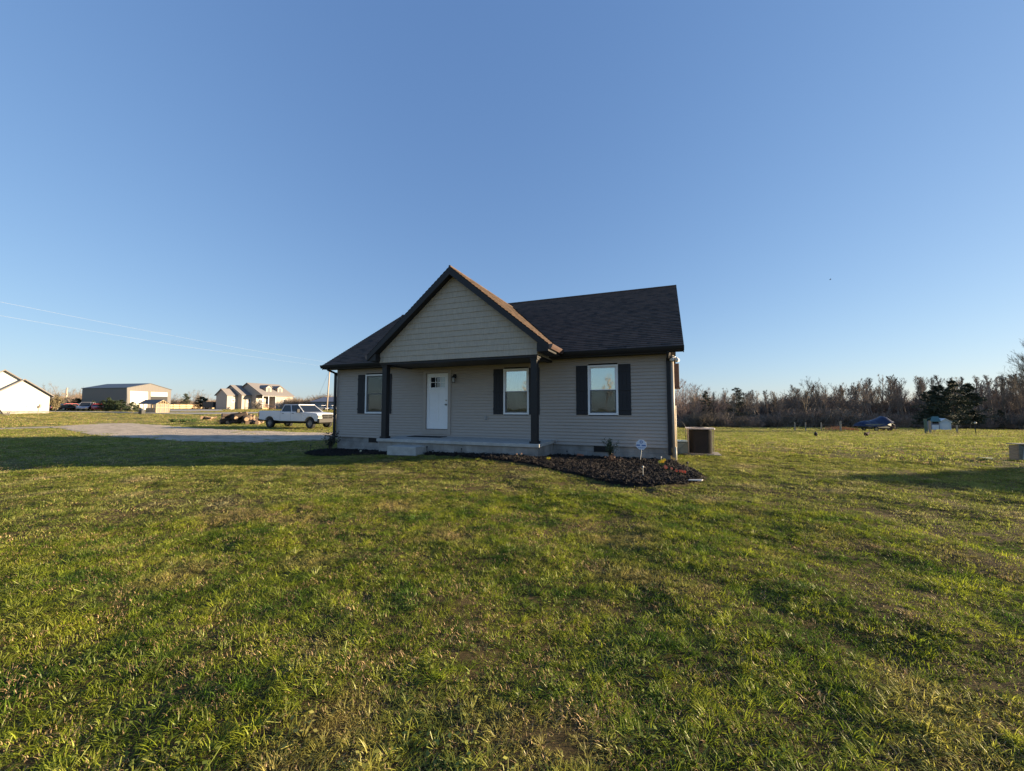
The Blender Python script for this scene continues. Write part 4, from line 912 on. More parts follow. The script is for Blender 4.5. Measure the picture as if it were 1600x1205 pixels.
mb = MB(); mb.box((-.22, -.1, .95), (.02, .1, 1.35)); mb.build('box', trimm, r_, bevel=.01); mb = MB(); mb.box((.35, -.1, 1.05), (.65, .1, 1.6)); mb.box((0, -.02, 1.15), (.36, .02, 1.2)); mb.build('box', mat('brown_box', (.40, .30, .22), .7), r_, bevel=.01)
# adirondack chair
p = at(10.5, 57); ch = tag(empty('garden_chair', p, YAW + R(65)), 'dark slatted garden chair on the lawn before the white house', 'chair'); dk = mat('dark_chair_paint', (.06, .055, .06), .6, .2, 8)
mb = MB(); mb.prism([(-.30, -.35, .30), (.30, -.35, .38), (.30, -.35, .41), (-.30, -.35, .33)], (0, .7, 0)); mb.build('seat', dk, ch)
mb = MB(); 
for j in range(5): mb.prism([(-.28, -.33 + j * .14, .32), (-.62, -.33 + j * .14, 1.0), (-.59, -.33 + j * .14, 1.01), (-.24, -.33 + j * .14, .33)], (0, .12, 0))
mb.build('backrest', dk, ch)
for s in (-1, 1):
    mb = MB(); mb.box((.24, s * .38 - .03, 0), (.32, s * .38 + .03, .56)); mb.build('leg', dk, ch); mb = MB(); mb.prism([(-.55, s * .38 - .02, 0), (-.48, s * .38 - .02, 0), (.3, s * .38 - .02, .36), (.22, s * .38 - .02, .38)], (0, .04, 0)); mb.build('leg', dk, ch)
    mb = MB(); mb.box((-.45, s * .38 - .07, .561), (.38, s * .38 + .07, .59)); mb.build('armrest', dk, ch)
# --- barn
Cn = at(198, 85); P2 = at(267, 94); T = (Vector((P2.x, P2.y, 0)) - Vector((Cn.x, Cn.y, 0))); bw = T.length; T.normalize(); N = Vector((T.y, -T.x, 0))
zb = min(Cn.z, P2.z) - .1; ze = hz(198, 606.5, 85); pkp = onwall(Cn, T, 236.5, 600); xp = (pkp - Cn).dot(T) / bw
bm_ = mat('ribbed_metal', (.115, .102, .095), .45, .05, 2, .6, 1.2, stretch=(8, 8, .01)); bn = tag(empty('metal_barn', Cn), 'wide grey metal barn with two white roll-up doors', 'barn')
gabled(bn, Cn, T, bw, 13, zb, ze, pkp.z, bm_, mat('dark_metal_roof', (.06, .06, .065), .45, .1, 2), .12, .12, .5)
wd = mat('white_door_panel', (.55, .53, .45), .6, .03, 2)
d1 = wpanel(bn, 'roll_up_door', Cn, T, [(203, 641), (231, 641), (231, 612.2), (203, 611)], wd, .04, .05)
wpanel(bn, 'doorway_panel', Cn, T, [(235.5, 641), (261.5, 641), (261.5, 619), (235.5, 619)], mat('doorway_shade', (.03, .03, .034), .8), .02, .03)  # flat dark panel, the shade inside the open doorway painted as its colour
wpanel(bn, 'roll_up_door', Cn, T, [(235.5, 619.6), (261.5, 620), (261.5, 613.4), (235.5, 612.6)], wd, .05, .05)
wpanel(bn, 'corner_trim', Cn, T, [(198, 641), (199, 641), (199, 606.8), (198, 606.6)], mat('dark_metal_trim', (.05, .05, .055), .5), .04, .06); fin_(bn)
# --- greenhouse style play shed
Cn = at(245, 66); T = D(.2, .98); T.normalize(); N = Vector((T.y, -T.x, 0)); zb = Cn.z; w = (onwall(Cn, T, 264, 640) - Cn).dot(T); Ls = 3.7
ph = tag(empty('play_shed', Cn), 'small shed of pale timber framing with dark roof before the barn', 'shed'); zz1 = hz(245, 631, 66); zpk = hz(254, 625.5, 66.8)
def fr(pa, pb, m=wood, t=.05, par=None, nm='stud'): mb = MB(); mb.tube([pa, pb], t, 4); return mb.build(nm, m, par or ph)
mb = MB(); 
def bar(a, b, t=.055): mb.tube([a, b], t, 4)
Q = lambda s, i, z: V3(Cn + T * s - N * i, z)
for s in (0, w / 3, w * 2 / 3, w): bar(Q(s, 0, zb), Q(s, 0, zz1 + (zpk - zz1) * (1 - abs(s / w - .5) * 2)))
for z in (zb + .08, zb + .95, zz1): bar(Q(0, 0, z), Q(w, 0, z), .05)
bar(Q(0, 0, zz1), Q(w / 2, 0, zpk), .06); bar(Q(w, 0, zz1), Q(w / 2, 0, zpk), .06); bar(Q(w / 2, 0, zz1), Q(w / 2, 0, zpk))
mb.build('gable_frame', wood, ph)
mb = MB()
for s0, s1 in ((0, w / 3), (w / 3, w * 2 / 3), (w * 2 / 3, w)):
    for z0, z1 in ((zb + .08, zb + .95), (zb + .95, zz1)): mb.face([Q(s0 + .06, .03, z0), Q(s1 - .06, .03, z0), Q(s1 - .06, .03, z1), Q(s0 + .06, .03, z1)])
mb.build('bay_panel', mat('dusky_panel', (.16, .15, .12), .6, .3, 6), ph)  # opaque dusky sheets filling the bays of the gable frame
mb = MB()
for k in range(5): bar(Q(0, k * Ls / 4, zb), Q(0, k * Ls / 4, zz1), .05); bar(Q(w, k * Ls / 4, zb), Q(w, k * Ls / 4, zz1), .05)
for z in (zb + .08, zz1): bar(Q(0, 0, z), Q(0, Ls, z), .05); bar(Q(w, 0, z), Q(w, Ls, z), .05)
mb.build('side_frame', wood, ph)
mb = MB(); mb.prism([Q(.02, .15, zb + .1), Q(.02, Ls * .62, zb + .1), Q(.02, Ls * .62, zb + .85), Q(.02, .15, zb + .85)], T * .03); mb.build('half_wall', mat('tan_board', (.42, .30, .18), .8, .2, 4), ph)
mb = MB()
for s in (0, 1):
    e = Q(-.18, -.15, zz1 - .06) if s == 0 else Q(w + .18, -.15, zz1 - .06); e2 = Q(-.18, Ls + .15, zz1 - .06) if s == 0 else Q(w + .18, Ls + .15, zz1 - .06)
    mb.prism([e, Q(w / 2, -.15, zpk + .06), Q(w / 2, Ls + .15, zpk + .06), e2], (0, 0, .06))
mb.build('roof', mat('slate_roof', (.07, .075, .085), .6, .15, 6), ph); fin_(ph)
p = at(223, 63); gr = tag(empty('barbecue_grill', p), 'dark covered grill left of the small timber shed', 'grill'); mb = MB(); mb.box((-.45, -.25, 0), (.45, .25, .55)); mb.build('cart', black, gr, bevel=.02); mb = MB(); mb.ball((0, 0, .62), .42, 10, 6, (1.1, .7, .6)); mb.build('lid', mat('grey_hood', (.10, .11, .13), .4), gr, smooth=True)
# --- beige house with dormers
O = at(355, 95); O = Vector((O.x, O.y, 0)); a_ = D(.34, .94); a_.normalize(); T = Vector((-(-a_.y), -a_.x, 0)); T = Vector((a_.y, -a_.x, 0))
bh = tag(empty('beige_house', V3(O, g(O.x, O.y))), 'cream house with two roof dormers and a front porch beyond the truck', 'house'); zb = g(O.x, O.y) - .05
shw = beigew
def Zat(p, py): return hz(800, py, dep_of(p)) if 0 else CAM[2] + (638.36 - py) / F * dep_of(p) * 1.0
pa = O; zeA = Zat(pa, 617); zpA = Zat(O - T * 2, 608)
tanb = mat('tan_base', (.50, .33, .18), .8, .1, 3)
gabled(bh, O - T * 4, T, 4, 2.5, zb, zeA, zpA, beigew, roofg, .3, .14)
Bq = O + a_ * 2.5; zeB = Zat(Bq + T * 1.6, 617); gabled(bh, Bq - T * 6.4, T, 8, 2.4, zb, zeB, Zat(Bq - T * 2.4, 602.5), beigew, roofg, .3, .14)
Mq = O + a_ * 4.9; fe = Mq + T * 5.8; pr_ = onwall(fe, a_, 457, 630); ML = (pr_ - fe).dot(a_); zeM = Zat(fe, 617.5); zpM = Zat(Mq + T * .2, 599)
L0 = Mq - T * 5.4; R0 = Mq + T * 5.8; mb = MB(); up = V3; pc = Mq + T * .2; q = Mq + T * 3.4; sl = (zpM - zeM) / 5.6; PL = 3.6
mb.face([up(L0, zb), up(q, zb), up(q, zeM), up(R0, zeM), up(pc, zpM), up(L0, zeM)]); mb.face([up(L0 + a_ * ML, zb), up(R0 + a_ * ML, zb), up(R0 + a_ * ML, zeM), up(pc + a_ * ML, zpM), up(L0 + a_ * ML, zeM)])
mb.face([up(q, zb), up(q + a_ * PL, zb), up(q + a_ * PL, zeM), up(q, zeM)]); mb.face([up(q + a_ * PL, zb), up(R0 + a_ * PL, zb), up(R0 + a_ * PL, zeM), up(q + a_ * PL, zeM)]); mb.face([up(R0 + a_ * PL, zb), up(R0 + a_ * ML, zb), up(R0 + a_ * ML, zeM), up(R0 + a_ * PL, zeM)])
mb.face([up(L0, zb), up(L0 + a_ * ML, zb), up(L0 + a_ * ML, zeM), up(L0, zeM)]); mb.build('wall', beigew, bh)
mb = MB(); ov = .35
for E_, s in ((L0, -1), (R0, 1)):
    eo = E_ + T * s * ov; zo = zeM - sl * ov; mb.prism([up(eo - a_ * ov, zo), up(pc - a_ * ov, zpM), up(pc + a_ * (ML + ov - (3 if 0 else 0)), zpM), up(eo + a_ * (ML + ov), zo)], (0, 0, .16))
mb.build('roof', roofg, bh)
for k in (0, .45, 1): mb = MB(); b_ = R0 + a_ * (PL * k + .05 * (k == 0)) - T * .08; mb.tube([up(b_, zb), up(b_, zeM - .1)], .09, 4); mb.build('porch_post', white, bh)
mb = MB(); mb.prism([up(R0 - a_ * .05, zeM - .3), up(R0 + a_ * (PL - .0), zeM - .3), up(R0 + a_ * (PL - .0), zeM - .05), up(R0 - a_ * .05, zeM - .05)], -T * .12); mb.build('porch_beam', white, bh)
mb = MB(); mb.prism([up(R0, zb), up(q + T * .02, zb), up(q + a_ * (PL - .02) + T * .02, zb), up(R0 + a_ * (PL - .02), zb)], (0, 0, .55)); mb.build('porch_deck', tanb, bh)
mb = MB()
for z in (.9, 1.4): mb.tube([up(R0, zb + z), up(R0 + a_ * PL * .5, zb + z)], .04, 4)
for k in range(9): s = R0 + a_ * PL * .5 * k / 8; mb.tube([up(s, zb + .5), up(s, zb + 1.4)], .025, 4)
sa = R0 + a_ * PL * .55; sb = sa + T * 1.9; sc = R0 + a_ * PL * .85; sd = sc + T * 1.9
for u, w_ in ((sa, sb), (sc, sd)):
    mb.tube([up(u, zb + 1.45), up(w_, zb + .95)], .05, 4); mb.tube([up(w_, zb), up(w_, zb + 1.0)], .05, 4)
mb.build('railing', mat('porch_rail', (.42, .27, .18), .7), bh)
mb = MB()
for k in range(4): mb.prism([up(sa + T * (k * .42), zb), up(sc + T * (k * .42), zb), up(sc + T * (k * .42 + .42), zb), up(sa + T * (k * .42 + .42), zb)], (0, 0, .55 - k * .13))
mb.build('steps', tanb, bh)
def winp(A_, T_, x0, x1, y0, y1, nm='window'):
    f = wpanel(bh, nm, A_, T_, [(x0, y1), (x1, y1), (x1, y0), (x0, y0)], white, .03, .05); m_ = wpanel(bh, 'pane', A_, T_, [(x0 + .5, y1 - .5), (x1 - .5, y1 - .5), (x1 - .5, y0 + .5), (x0 + .5, y0 + .5)], mat('far_pane', (.10, .105, .11), .3), .045, .02, f); return f
TA = a_        # lit walls run along a_
winp(O, TA, 362, 367, 624, 628.5); winp(Bq + T * 1.6, TA, 386, 391.5, 623, 628.5); winp(q, TA, 403, 410, 624, 630); winp(q, TA, 415, 418, 625, 637, 'front_door'); winp(R0, TA, 442, 446.5, 624, 631)
for (x0, x1, yt, ye, yb) in ((416, 424.3, 602.5, 606, 615), (434, 441.5, 604, 607, 616)):
    DF = R0 - T * 1.5; N_ = Vector((a_.y, -a_.x, 0)); P0 = onwall(DF, a_, x0, ye); P1 = onwall(DF, a_, x1, ye); pkd = onwall(DF, a_, (x0 + x1) / 2, yt); zlo = onwall(DF, a_, x0, yb).z
    mb = MB(); I = -T * 3.2; mb.face([up(P0, zlo), up(P1, zlo), P1, pkd, P0]); mb.face([up(P0, zlo), up(P0 + I, zlo), P0 + I, P0]); mb.face([up(P1, zlo), up(P1 + I, zlo), P1 + I, P1]); dm = mb.build('dormer', beigew, bh)
    mb = MB()
    for e in (P0, P1):
        o = (e - V3(pkd, e.z)).normalized() * .25; mb.prism([e + o + T * .2 + Vector((0, 0, -.12)), pkd + T * .2 + Vector((0, 0, .03)), pkd + I + Vector((0, 0, .03)), e + o + I + Vector((0, 0, -.12))], (0, 0, .1))
    mb.build('dormer_roof', roofg, dm); wpanel(bh, 'pane', DF, a_, [(x0 + 2.1, yb - 2.2), (x1 - 2.1, yb - 2.2), (x1 - 2.1, ye + .2), (x0 + 2.1, ye + .2)], mat('far_pane', (.10, .105, .11), .3), .03, .03, dm)
fin_(bh)
leafy('shrub', at(403, 95, 0), 2.0, 1.9, 900, mat('grey_brush', (.15, .13, .11), .9, .3, 3), stemm, 'big leafless bush before the porch of the cream house', 'shrub', .22, 21)
# --- blue-grey building behind the truck
A = at(487, 92); T = D(.95, -.3); T.normalize(); bb = tag(empty('blue_building', A), 'low blue metal building behind the truck and pole', 'building')
N = Vector((T.y, -T.x, 0)); ze = hz(490, 628, 92); zr_ = hz(497, 621.5, 96)
mb = MB(); A0 = Vector((A.x, A.y, 0)); I = -N * 8; w = 11
mb.face([V3(A0, A.z - .1), V3(A0 + T * w, A.z - .1), V3(A0 + T * w, ze), V3(A0, ze)]); mb.face([V3(A0, A.z - .1), V3(A0 + I, A.z - .1), V3(A0 + I, ze), V3(A0 + I / 2, zr_), V3(A0, ze)]); mb.face([V3(A0 + T * w, A.z - .1), V3(A0 + T * w + I, A.z - .1), V3(A0 + T * w + I, ze), V3(A0 + T * w + I / 2, zr_), V3(A0 + T * w, ze)]); mb.build('wall', mat('blue_metal', (.10, .14, .20), .5, .08, 2, .5, 1.5, stretch=(8, 8, .01)), bb)
mb = MB()
for s in (0, 1): e = A0 + (N * .3 if s == 0 else I - N * .3); mb.prism([V3(e - T * .3, ze - .08), V3(e + T * (w + .3), ze - .08), V3(A0 + I / 2 + T * (w + .3), zr_), V3(A0 + I / 2 - T * .3, zr_)], (0, 0, .12))
mb.build('roof', mat('grey_metal_roof', (.17, .16, .17), .5, .1, 2), bb); fin_(bb)
# --- fences
def pt(px, d, z=0): p = at(px, d); return Vector((p.x, p.y, p.z + z))
tanm = mat('tan_planks', (.48, .34, .20), .8, .2, 2)
f_ = tag(empty('plank_fence', pt(305, 129)), 'long tan plank fence at the back of the gravel yard', 'fence'); mb = MB(); P_ = [pt(px, d) for px, d in ((262, 120), (285, 125), (310, 130), (338, 135))]
for a, b in zip(P_[:-1], P_[1:]):
    for z0, z1 in ((.15, .75), (.85, 1.45)): mb.prism([a + Vector((0, 0, z0)), b + Vector((0, 0, z0)), b + Vector((0, 0, z1)), a + Vector((0, 0, z1))], D(0, .06))
mb.build('planks', tanm, f_)
for px in range(262, 340, 11): m = MB(); q_ = pt(px, 120 + (px - 262) * .197 - .2); m.tube([q_, q_ + Vector((0, 0, 1.6))], .08, 4); m.build('fence_post', tanm, f_)
fin_(f_)
# ------------------------------------------------------------------ vehicles
def arc(cx, r, z0, n=9, flip=False):
    a0 = math.asin(max(-1, min(1, (z0 - .41) / r))); P = [(cx + r * math.cos(t), .41 + r * math.sin(t)) for t in np.linspace(a0, math.pi - a0, n)]
    return P
def wheel(root, x, y, r, w, s, rimm):
    t = MB(); n = 20; prof = [(r * .62, -w / 2), (r * .95, -w / 2), (r, -w / 2 + .04), (r, w / 2 - .04), (r * .95, w / 2), (r * .62, w / 2)]
    i = len(t.v)
    for k in range(n):
        a = 2 * math.pi * k / n
        for (rr, yy) in prof: t.v.append((x + rr * math.cos(a), y + yy, r + rr * math.sin(a)))
    m = len(prof)
    for k in range(n):
        for j in range(m): t.f.append((k * m + j, k * m + (j + 1) % m, ((k + 1) % n) * m + (j + 1) % m, ((k + 1) % n) * m + j))
    wo = t.build('wheel', rubber, root)
    rm_ = MB(); rm_.tube([(x, y - w * .30, r), (x, y + w * .30, r)], r * .63, 16)
    for k in range(8): a = k * math.pi / 4; rm_.tube([(x + r * .18 * math.cos(a), y + s * w * .34, r + r * .18 * math.sin(a)), (x + r * .55 * math.cos(a), y + s * w * .38, r + r * .55 * math.sin(a))], r * .07, 4)
    rm_.tube([(x, y + s * w * .3, r), (x, y + s * w * .45, r)], r * .17, 10); rm_.build('rim', rimm, wo)
def vehicle(root, body, greens, wx, wr, hw, paint, zbelt, rear=0, front=5, roofz=1.5, tap=.12, belt=(0, 0), winlist=(), pillars=(), rimm=None):
    mb = MB(); n = len(body); mb.prism([(x, -hw, z) for x, z in body], (0, 2 * hw, 0)); bo = mb.build('body', paint, root, bevel=.04)
    g0, g1, g2, g3 = greens        # belt rear, roof rear, roof front, belt front
    hb, ht = hw - .05, hw - tap
    P = [(g0, hb, zbelt[0]), (g1, ht, roofz), (g2, ht, roofz), (g3, hb, zbelt[1])]
    mb = MB(); A_ = [(x, -y, z) for x, y, z in P]; B_ = [(x, y, z) for x, y, z in P]
    mb.face(A_); mb.face(B_[::-1])
    for k in range(4): mb.face([A_[k], A_[(k + 1) % 4], B_[(k + 1) % 4], B_[k]])
    mb.build('windows', carglass, root)
    mb = MB(); mb.box((g1 - .03, -ht - .02, roofz - .015), (g2 + .03, ht + .02, roofz + .06)); 
    def lerp(a, b, t): return tuple(a[k] + (b[k] - a[k]) * t for k in range(3))
    for s in (-1, 1):
        c = [(x, s * (y + .012), z) for x, y, z in P]
        mb.tube([c[0], c[1]], .045, 4); mb.tube([c[3], c[2]], .04, 4)
        for t in pillars: mb.tube([lerp(c[0], c[3], t), lerp(c[1], c[2], t)], .05, 4)
        mb.tube([c[0], c[3]], .035, 4)
    mb.build('cab_roof', paint, root, bevel=.02)
    for x in wx:
        for s in (-1, 1): wheel(root, x, s * (hw - .13), wr, .26, s, rimm or brass)
    return bo
def place(root, px_, dep, head): root.location = at(px_, dep); d = D(*head); root.rotation_euler = (0, 0, math.atan2(d.y, d.x))
pw = mat('white_car_paint', (.62, .63, .65), .3, .02, 2, spec=.6)
tk = tag(empty('pickup_truck'), 'white crew cab pickup truck parked on the grass past the driveway', 'truck'); TB = .62
def arcp(cx, r, zb): 
    h = zb - .42; a0 = math.asin(h / r); return [(cx + r * math.cos(t), .42 + r * math.sin(t)) for t in np.linspace(a0, math.pi - a0, 11)]
body = [(-1.22, .70), (-1.25, .80), (-1.25, 1.42), (1.20, 1.42), (1.22, 1.34), (3.55, 1.34), (3.75, 1.33), (4.98, 1.24), (5.20, 1.17), (5.27, .72), (5.15, .58)] + arcp(4.40, .54, .58) + [(1.22, .58)] + arcp(0, .54, .64) 
hw = .98
bo = vehicle(tk, body, (1.28, 1.45, 2.98, 3.72), (0, 4.40), .42, hw, pw, (1.34, 1.33), roofz=1.90, tap=.20, pillars=(.48,), rimm=mat('dull_rim', (.22, .22, .23), .4, metal=.5))
m = MB(); m.box((-1.17, -.82, 1.43), (1.12, .82, 1.436)); m.build('bed_opening', mat('dark_bed', (.03, .03, .032), .8), tk)
m = MB()
for y in (-hw - .001, hw - .009): m.box((1.200, y, .62), (1.212, y + .010, 1.36)); m.box((2.36, y, .64), (2.37, y + .010, 1.34)); m.box((3.50, y, .64), (3.51, y + .010, 1.34))
m.build('door_seam', darkm, tk)
for x0 in (1.42, 2.50):
    for s in (-1, 1): m = MB(); m.box((x0, s * (hw + .005) - .015, 1.20), (x0 + .2, s * (hw + .005) + .015, 1.235)); m.build('door_handle', darkm, tk)
m = MB(); m.box((5.18, -hw + .0, .48), (5.42, hw - .0, .82)); m.build('front_bumper', mat('dark_bumper', (.03, .026, .022), .6), tk, bevel=.03)
m = MB(); m.box((5.20, -.52, .80), (5.29, .52, 1.14)); gl_ = m.build('grille', darkm, tk, bevel=.02)
m = MB(); m.box((5.285, -.50, .955), (5.31, .50, .985)); m.box((5.285, -.02, .82), (5.309, .02, 1.12)); m.box((5.28, -.54, 1.12), (5.305, .54, 1.15)); m.box((5.28, -.54, .79), (5.304, .54, .815)); m.build('grille_bar', chrome, gl_)
for s in (-1, 1):
    m = MB(); m.box((5.02, s * .56, .85), (5.275, s * .965, 1.08)); m.build('headlight', mat('lamp_lens', (.28, .27, .25), .15, spec=.8), tk, bevel=.02)
    m = MB(); m.box((-1.27, s * .86, .95), (-1.20, s * .99, 1.32)); m.build('tail_light', mat('red_lens', (.30, .02, .02), .2), tk)
    m = MB(); m.box((3.30, s * 1.02, 1.28), (3.42, s * 1.28, 1.58)); m.box((3.33, s * .95, 1.34), (3.38, s * 1.05, 1.38)); m.build('side_mirror', black, tk, bevel=.03)
m = MB(); m.box((-1.42, -.90, .56), (-1.24, .90, .76)); m.build('rear_bumper', darkm, tk, bevel=.02)
m = MB(); m.box((-1.0, -.55, .40), (5.1, .55, .6)); m.tube([(0, -.85, .42), (0, .85, .42)], .09, 8); m.tube([(4.4, -.85, .42), (4.4, .85, .42)], .07, 8); m.build('chassis', darkm, tk)
# cab windows are one opaque dark hull without an interior
place(tk, 438.5, 33.2, (.942, -.336))
carb = [(-1.0, .45), (-1.05, .75), (-.9, .92), (3.0, .90), (3.75, .72), (3.82, .45), (3.7, .3)] + [(3.4, .3), (3.3, .55), (3.0, .68), (2.7, .55), (2.6, .3)] + [(.4, .3), (.3, .55), (0, .68), (-.3, .55), (-.4, .3)]
def car(name, paint, px_, dep, head, label, tall=1.42, g4=(-.6, -.1, 1.6, 2.5), cat='car'):
    c = tag(empty(name), label, cat); vehicle(c, carb, g4, (0, 3.0), .33, .86, paint, (.90, .90), roofz=tall, tap=.18, pillars=(.45,))
    m = MB(); m.box((3.74, -.75, .5), (3.83, -.45, .65)); m.build('headlight', mat('lamp_lens', (.28, .27, .25), .15, spec=.8), c); m = MB(); m.box((3.74, .45, .5), (3.83, .75, .65)); m.build('headlight', mat('lamp_lens', (.28, .27, .25), .15, spec=.8), c)
    place(c, px_, dep, head); return c
redp = mat('red_car_paint', (.42, .02, .02), .3, spec=.6); grp = mat('grey_blue_paint', (.10, .13, .17), .3, spec=.6); slp = mat('silver_paint', (.42, .42, .45), .25, metal=.6, spec=.6); dkp = mat('dark_green_paint', (.02, .025, .025), .4)
car('parked_car', redp, 117, 82, (-.3, -.95), 'red car parked beside a dark flatbed left of the barn')
car('parked_car', grp, 126, 84, (.8, -.6), 'blue grey car in the middle of the parked vehicles by the barn')
car('parked_van', slp, 140, 80, (.55, -.83), 'silver minivan parked in front of the barn side wall', 1.7, (-.95, -.7, 1.7, 2.7), 'van')
car('parked_car', redp, 153, 79, (.75, -.66), 'small red car nearest to the evergreen bushes', 1.35)
tl = tag(empty('flatbed_trailer', at(104, 80)), 'dark flat trailer loaded low left of the red car', 'trailer'); tl.rotation_euler = (0, 0, YAW + .2)
m = MB(); m.box((-2, -.9, .55), (2, .9, .7)); m.box((-1.9, -.85, .7), (-1.8, .85, 1.5)); m.box((-1.8, -.8, .7), (1.0, .8, 1.25)); m.build('bed', dkp, tl, bevel=.02)
for x in (-.5, .4):
    for s in (-1, 1): wheel(tl, x, s * .95, .33, .2, s, brass)
tr = tag(empty('enclosed_trailer', at(330, 98)), 'dark box trailer between the plank fence and the cream house', 'trailer'); tr.rotation_euler = (0, 0, YAW)
m = MB(); m.box((-1.3, -.9, .45), (1.3, .9, 1.95)); m.build('box_body', mat('dark_trailer', (.04, .045, .05), .5, .1, 3), tr, bevel=.04)
for s in (-1, 1):
    for x in (-.8, .6): wheel(tr, x, s * .92, .33, .2, s, brass)
m = MB(); m.box((1.3, -.04, .45), (2.2, .04, .53)); m.build('drawbar', darkm, tr)
# equipment near the far pole
for px_, lb, pm in ((502, 'pale tractor-like machine left of the far utility pole', slp), (518, 'pale vehicle right of the far utility pole', pw)):
    c = tag(empty('parked_vehicle'), lb, 'vehicle'); vehicle(c, carb, (-.6, -.1, 1.3, 1.9), (0, 3.0), .36, .8, pm, (.9, .9), roofz=1.5, pillars=(.5,)); place(c, px_, 84, (.8, -.5)); c.scale = (.7, .7, .7)

# ------------------------------------------------------------------ poles and wires
polem = mat('pole_wood', (.38, .31, .25), .85, .15, 6, .3, 20, stretch=(3, 3, .4))
def pole(p, h, lean, label, r=.14, arm=True):
    o = tag(empty('utility_pole', p), label, 'pole'); m = MB(); tip = Vector((lean[0], lean[1], h)); m.tube([(0, 0, -.3), tip * .5, tip], [r, r * .85, r * .65], 10); m.build('pole_shaft', polem, o, smooth=True)
    if arm: m = MB(); m.box((-.9, -.05, h - .55), (.9, .05, h - .43), Matrix.Rotation(YAW, 4, 'Z')); m.build('crossarm', polem, o); m = MB(); m.tube([(.3, .0, h - 1.6), (.3, 0, h - .9)], .2, 10); m.build('transformer', mat('transformer_grey', (.35, .36, .37), .5), o, smooth=True)
    return tip
pp = at(511, 76); ztop = hz(514, 567, 76); tip = pole(pp, ztop - pp.z, D(.45, 0).xy, 'tall pale utility pole behind the truck by the house corner')
pb = at(-210, 22); pole(pb, 9.6, (0, 0), 'utility pole beyond the left edge that carries the wires')
q_ = at(103.5, 85); pole(q_, hz(103, 606, 85) - q_.z, (.1, 0), 'short pale pole behind the vehicles left of the barn', .2, False)
wm = mat('pale_wire', (.24, .26, .30), .6)
for y0, y1, nm in ((433, 566.5, 'upper overhead wire crossing the sky on the left'), (459.5, 573, 'lower overhead wire crossing the sky on the left')):
    a = V3(at(-210, 22), hz(-210, y0, 22)); b = V3(pp + tip, hz(514, y1, 76)); m = MB(); P_ = []
    for k in range(41): t = k / 40; p = a.lerp(b, t); p.z -= .35 * 4 * t * (1 - t); P_.append(p)
    m.tube(P_, .0075, 4); tag(m.build('power_line', wm, None), nm, 'wire')
m = MB(); ga = V3(pp + tip, ztop - 1.2); m.tube([ga, at(489, 76, .1)], .014, 4); tag(m.build('guy_wire', wm, None), 'thin guy wire slanting down left of the tall pole', 'wire')

# ------------------------------------------------------------------ heaps on the left lawn
bark = mat('dark_log_bark', (.055, .04, .032), .95, .35, 8, .6, 30); cut = mat('cut_wood', (.30, .20, .125), .8, .15, 8); 
def log(root, c, d, L, r, nm='log', m_=None):
    d = Vector(d).normalized(); m = MB(); c = Vector(c); m.tube([c - d * L / 2, c, c + d * L / 2], [r, r * 1.04, r * .92], 10); lo = m.build(nm, m_ or bark, root)
    m = MB(); m.tube([c + d * (L / 2 + .002), c + d * (L / 2 + .012)], r * .85, 10); m.tube([c - d * (L / 2 + .002), c - d * (L / 2 + .012)], r * .85, 10); m.build('cut_end', cut, lo)
rs = random.Random(4)
hp = tag(empty('log_heap', at(376, 38.5)), 'dark heap of logs and stumps beside the truck tailgate', 'log pile'); X = lambda l, d, z: D(l, d) + Vector((0, 0, z))
for k in range(46):
    l = rs.uniform(-1.3, 1.0); z = rs.uniform(.15, 1.15) * (1 - abs(l) * .35); log(hp, X(l, rs.uniform(-.6, .6), z), (rs.uniform(-1, 1), rs.uniform(-1, 1), rs.uniform(-.3, .3)), rs.uniform(.5, 1.3), rs.uniform(.12, .24))
for k in range(12):
    l = rs.uniform(.5, 2.3); log(hp, X(l, rs.uniform(-.8, .2), rs.uniform(.12, .35)), (rs.uniform(-1, 1), -1, rs.uniform(-.2, .2)), rs.uniform(.3, .6), rs.uniform(.14, .25), 'stump', cut if k % 3 == 0 else bark)
m = MB()
for k in range(260):
    l = rs.uniform(-2.2, .8); c = X(l, rs.uniform(-.5, .5), rs.uniform(.1, .9 if l > -1 else .35)); d = Vector((rs.uniform(-1, 1), rs.uniform(-1, 1), rs.uniform(-.2, .6))).normalized(); m.tube([c, c + d * rs.uniform(.2, .7)], [.014, .004], 3)
m.build('brushwood', bark, hp)
leafy('cut_bough', at(353, 41, 0), .45, .8, 420, mat('dark_bough', (.02, .035, .012), .8, .3, 6), stemm, 'dark green cut bough lying left of the log heap', 'branch', .12, 31, .1)
hp = tag(empty('split_wood_heap', at(325, 47)), 'small heap of pale split wood left of the dark log heap', 'log pile')
for k in range(22): log(hp, X(rs.gauss(0, .35), rs.gauss(0, .2), rs.uniform(.08, .42)), (rs.uniform(-1, 1), rs.uniform(-1, 1), rs.uniform(-.2, .2)), .4, rs.uniform(.08, .14), 'split_log', cut)
m = MB(); p = at(398, 40); 
for k in range(14): log_c = None
hp = tag(empty('log_heap', at(399, 39)), 'low row of pale cut logs right behind the truck bumper', 'log pile')
for k in range(14): log(hp, X(rs.uniform(-.7, .6), rs.gauss(0, .2), rs.uniform(.1, .4)), (rs.uniform(-.3, .3), -1, 0), .5, rs.uniform(.12, .2), 'log', cut if k % 2 else bark)
weed = mat('weed_leaves', (.06, .10, .02), .7, .3, 4)
for k, (px_, d, h, w_) in enumerate(((272, 43, .30, .9), (288, 42.5, .35, 1.0), (305, 43, .28, .9))):
    leafy('weed_clump', at(px_, d), h, w_, 420, weed, stemm, ('left', 'middle', 'right')[k] + ' one of three leafy weed clumps on the lawn before the cream house', 'weeds', .11, 40 + k, .4)
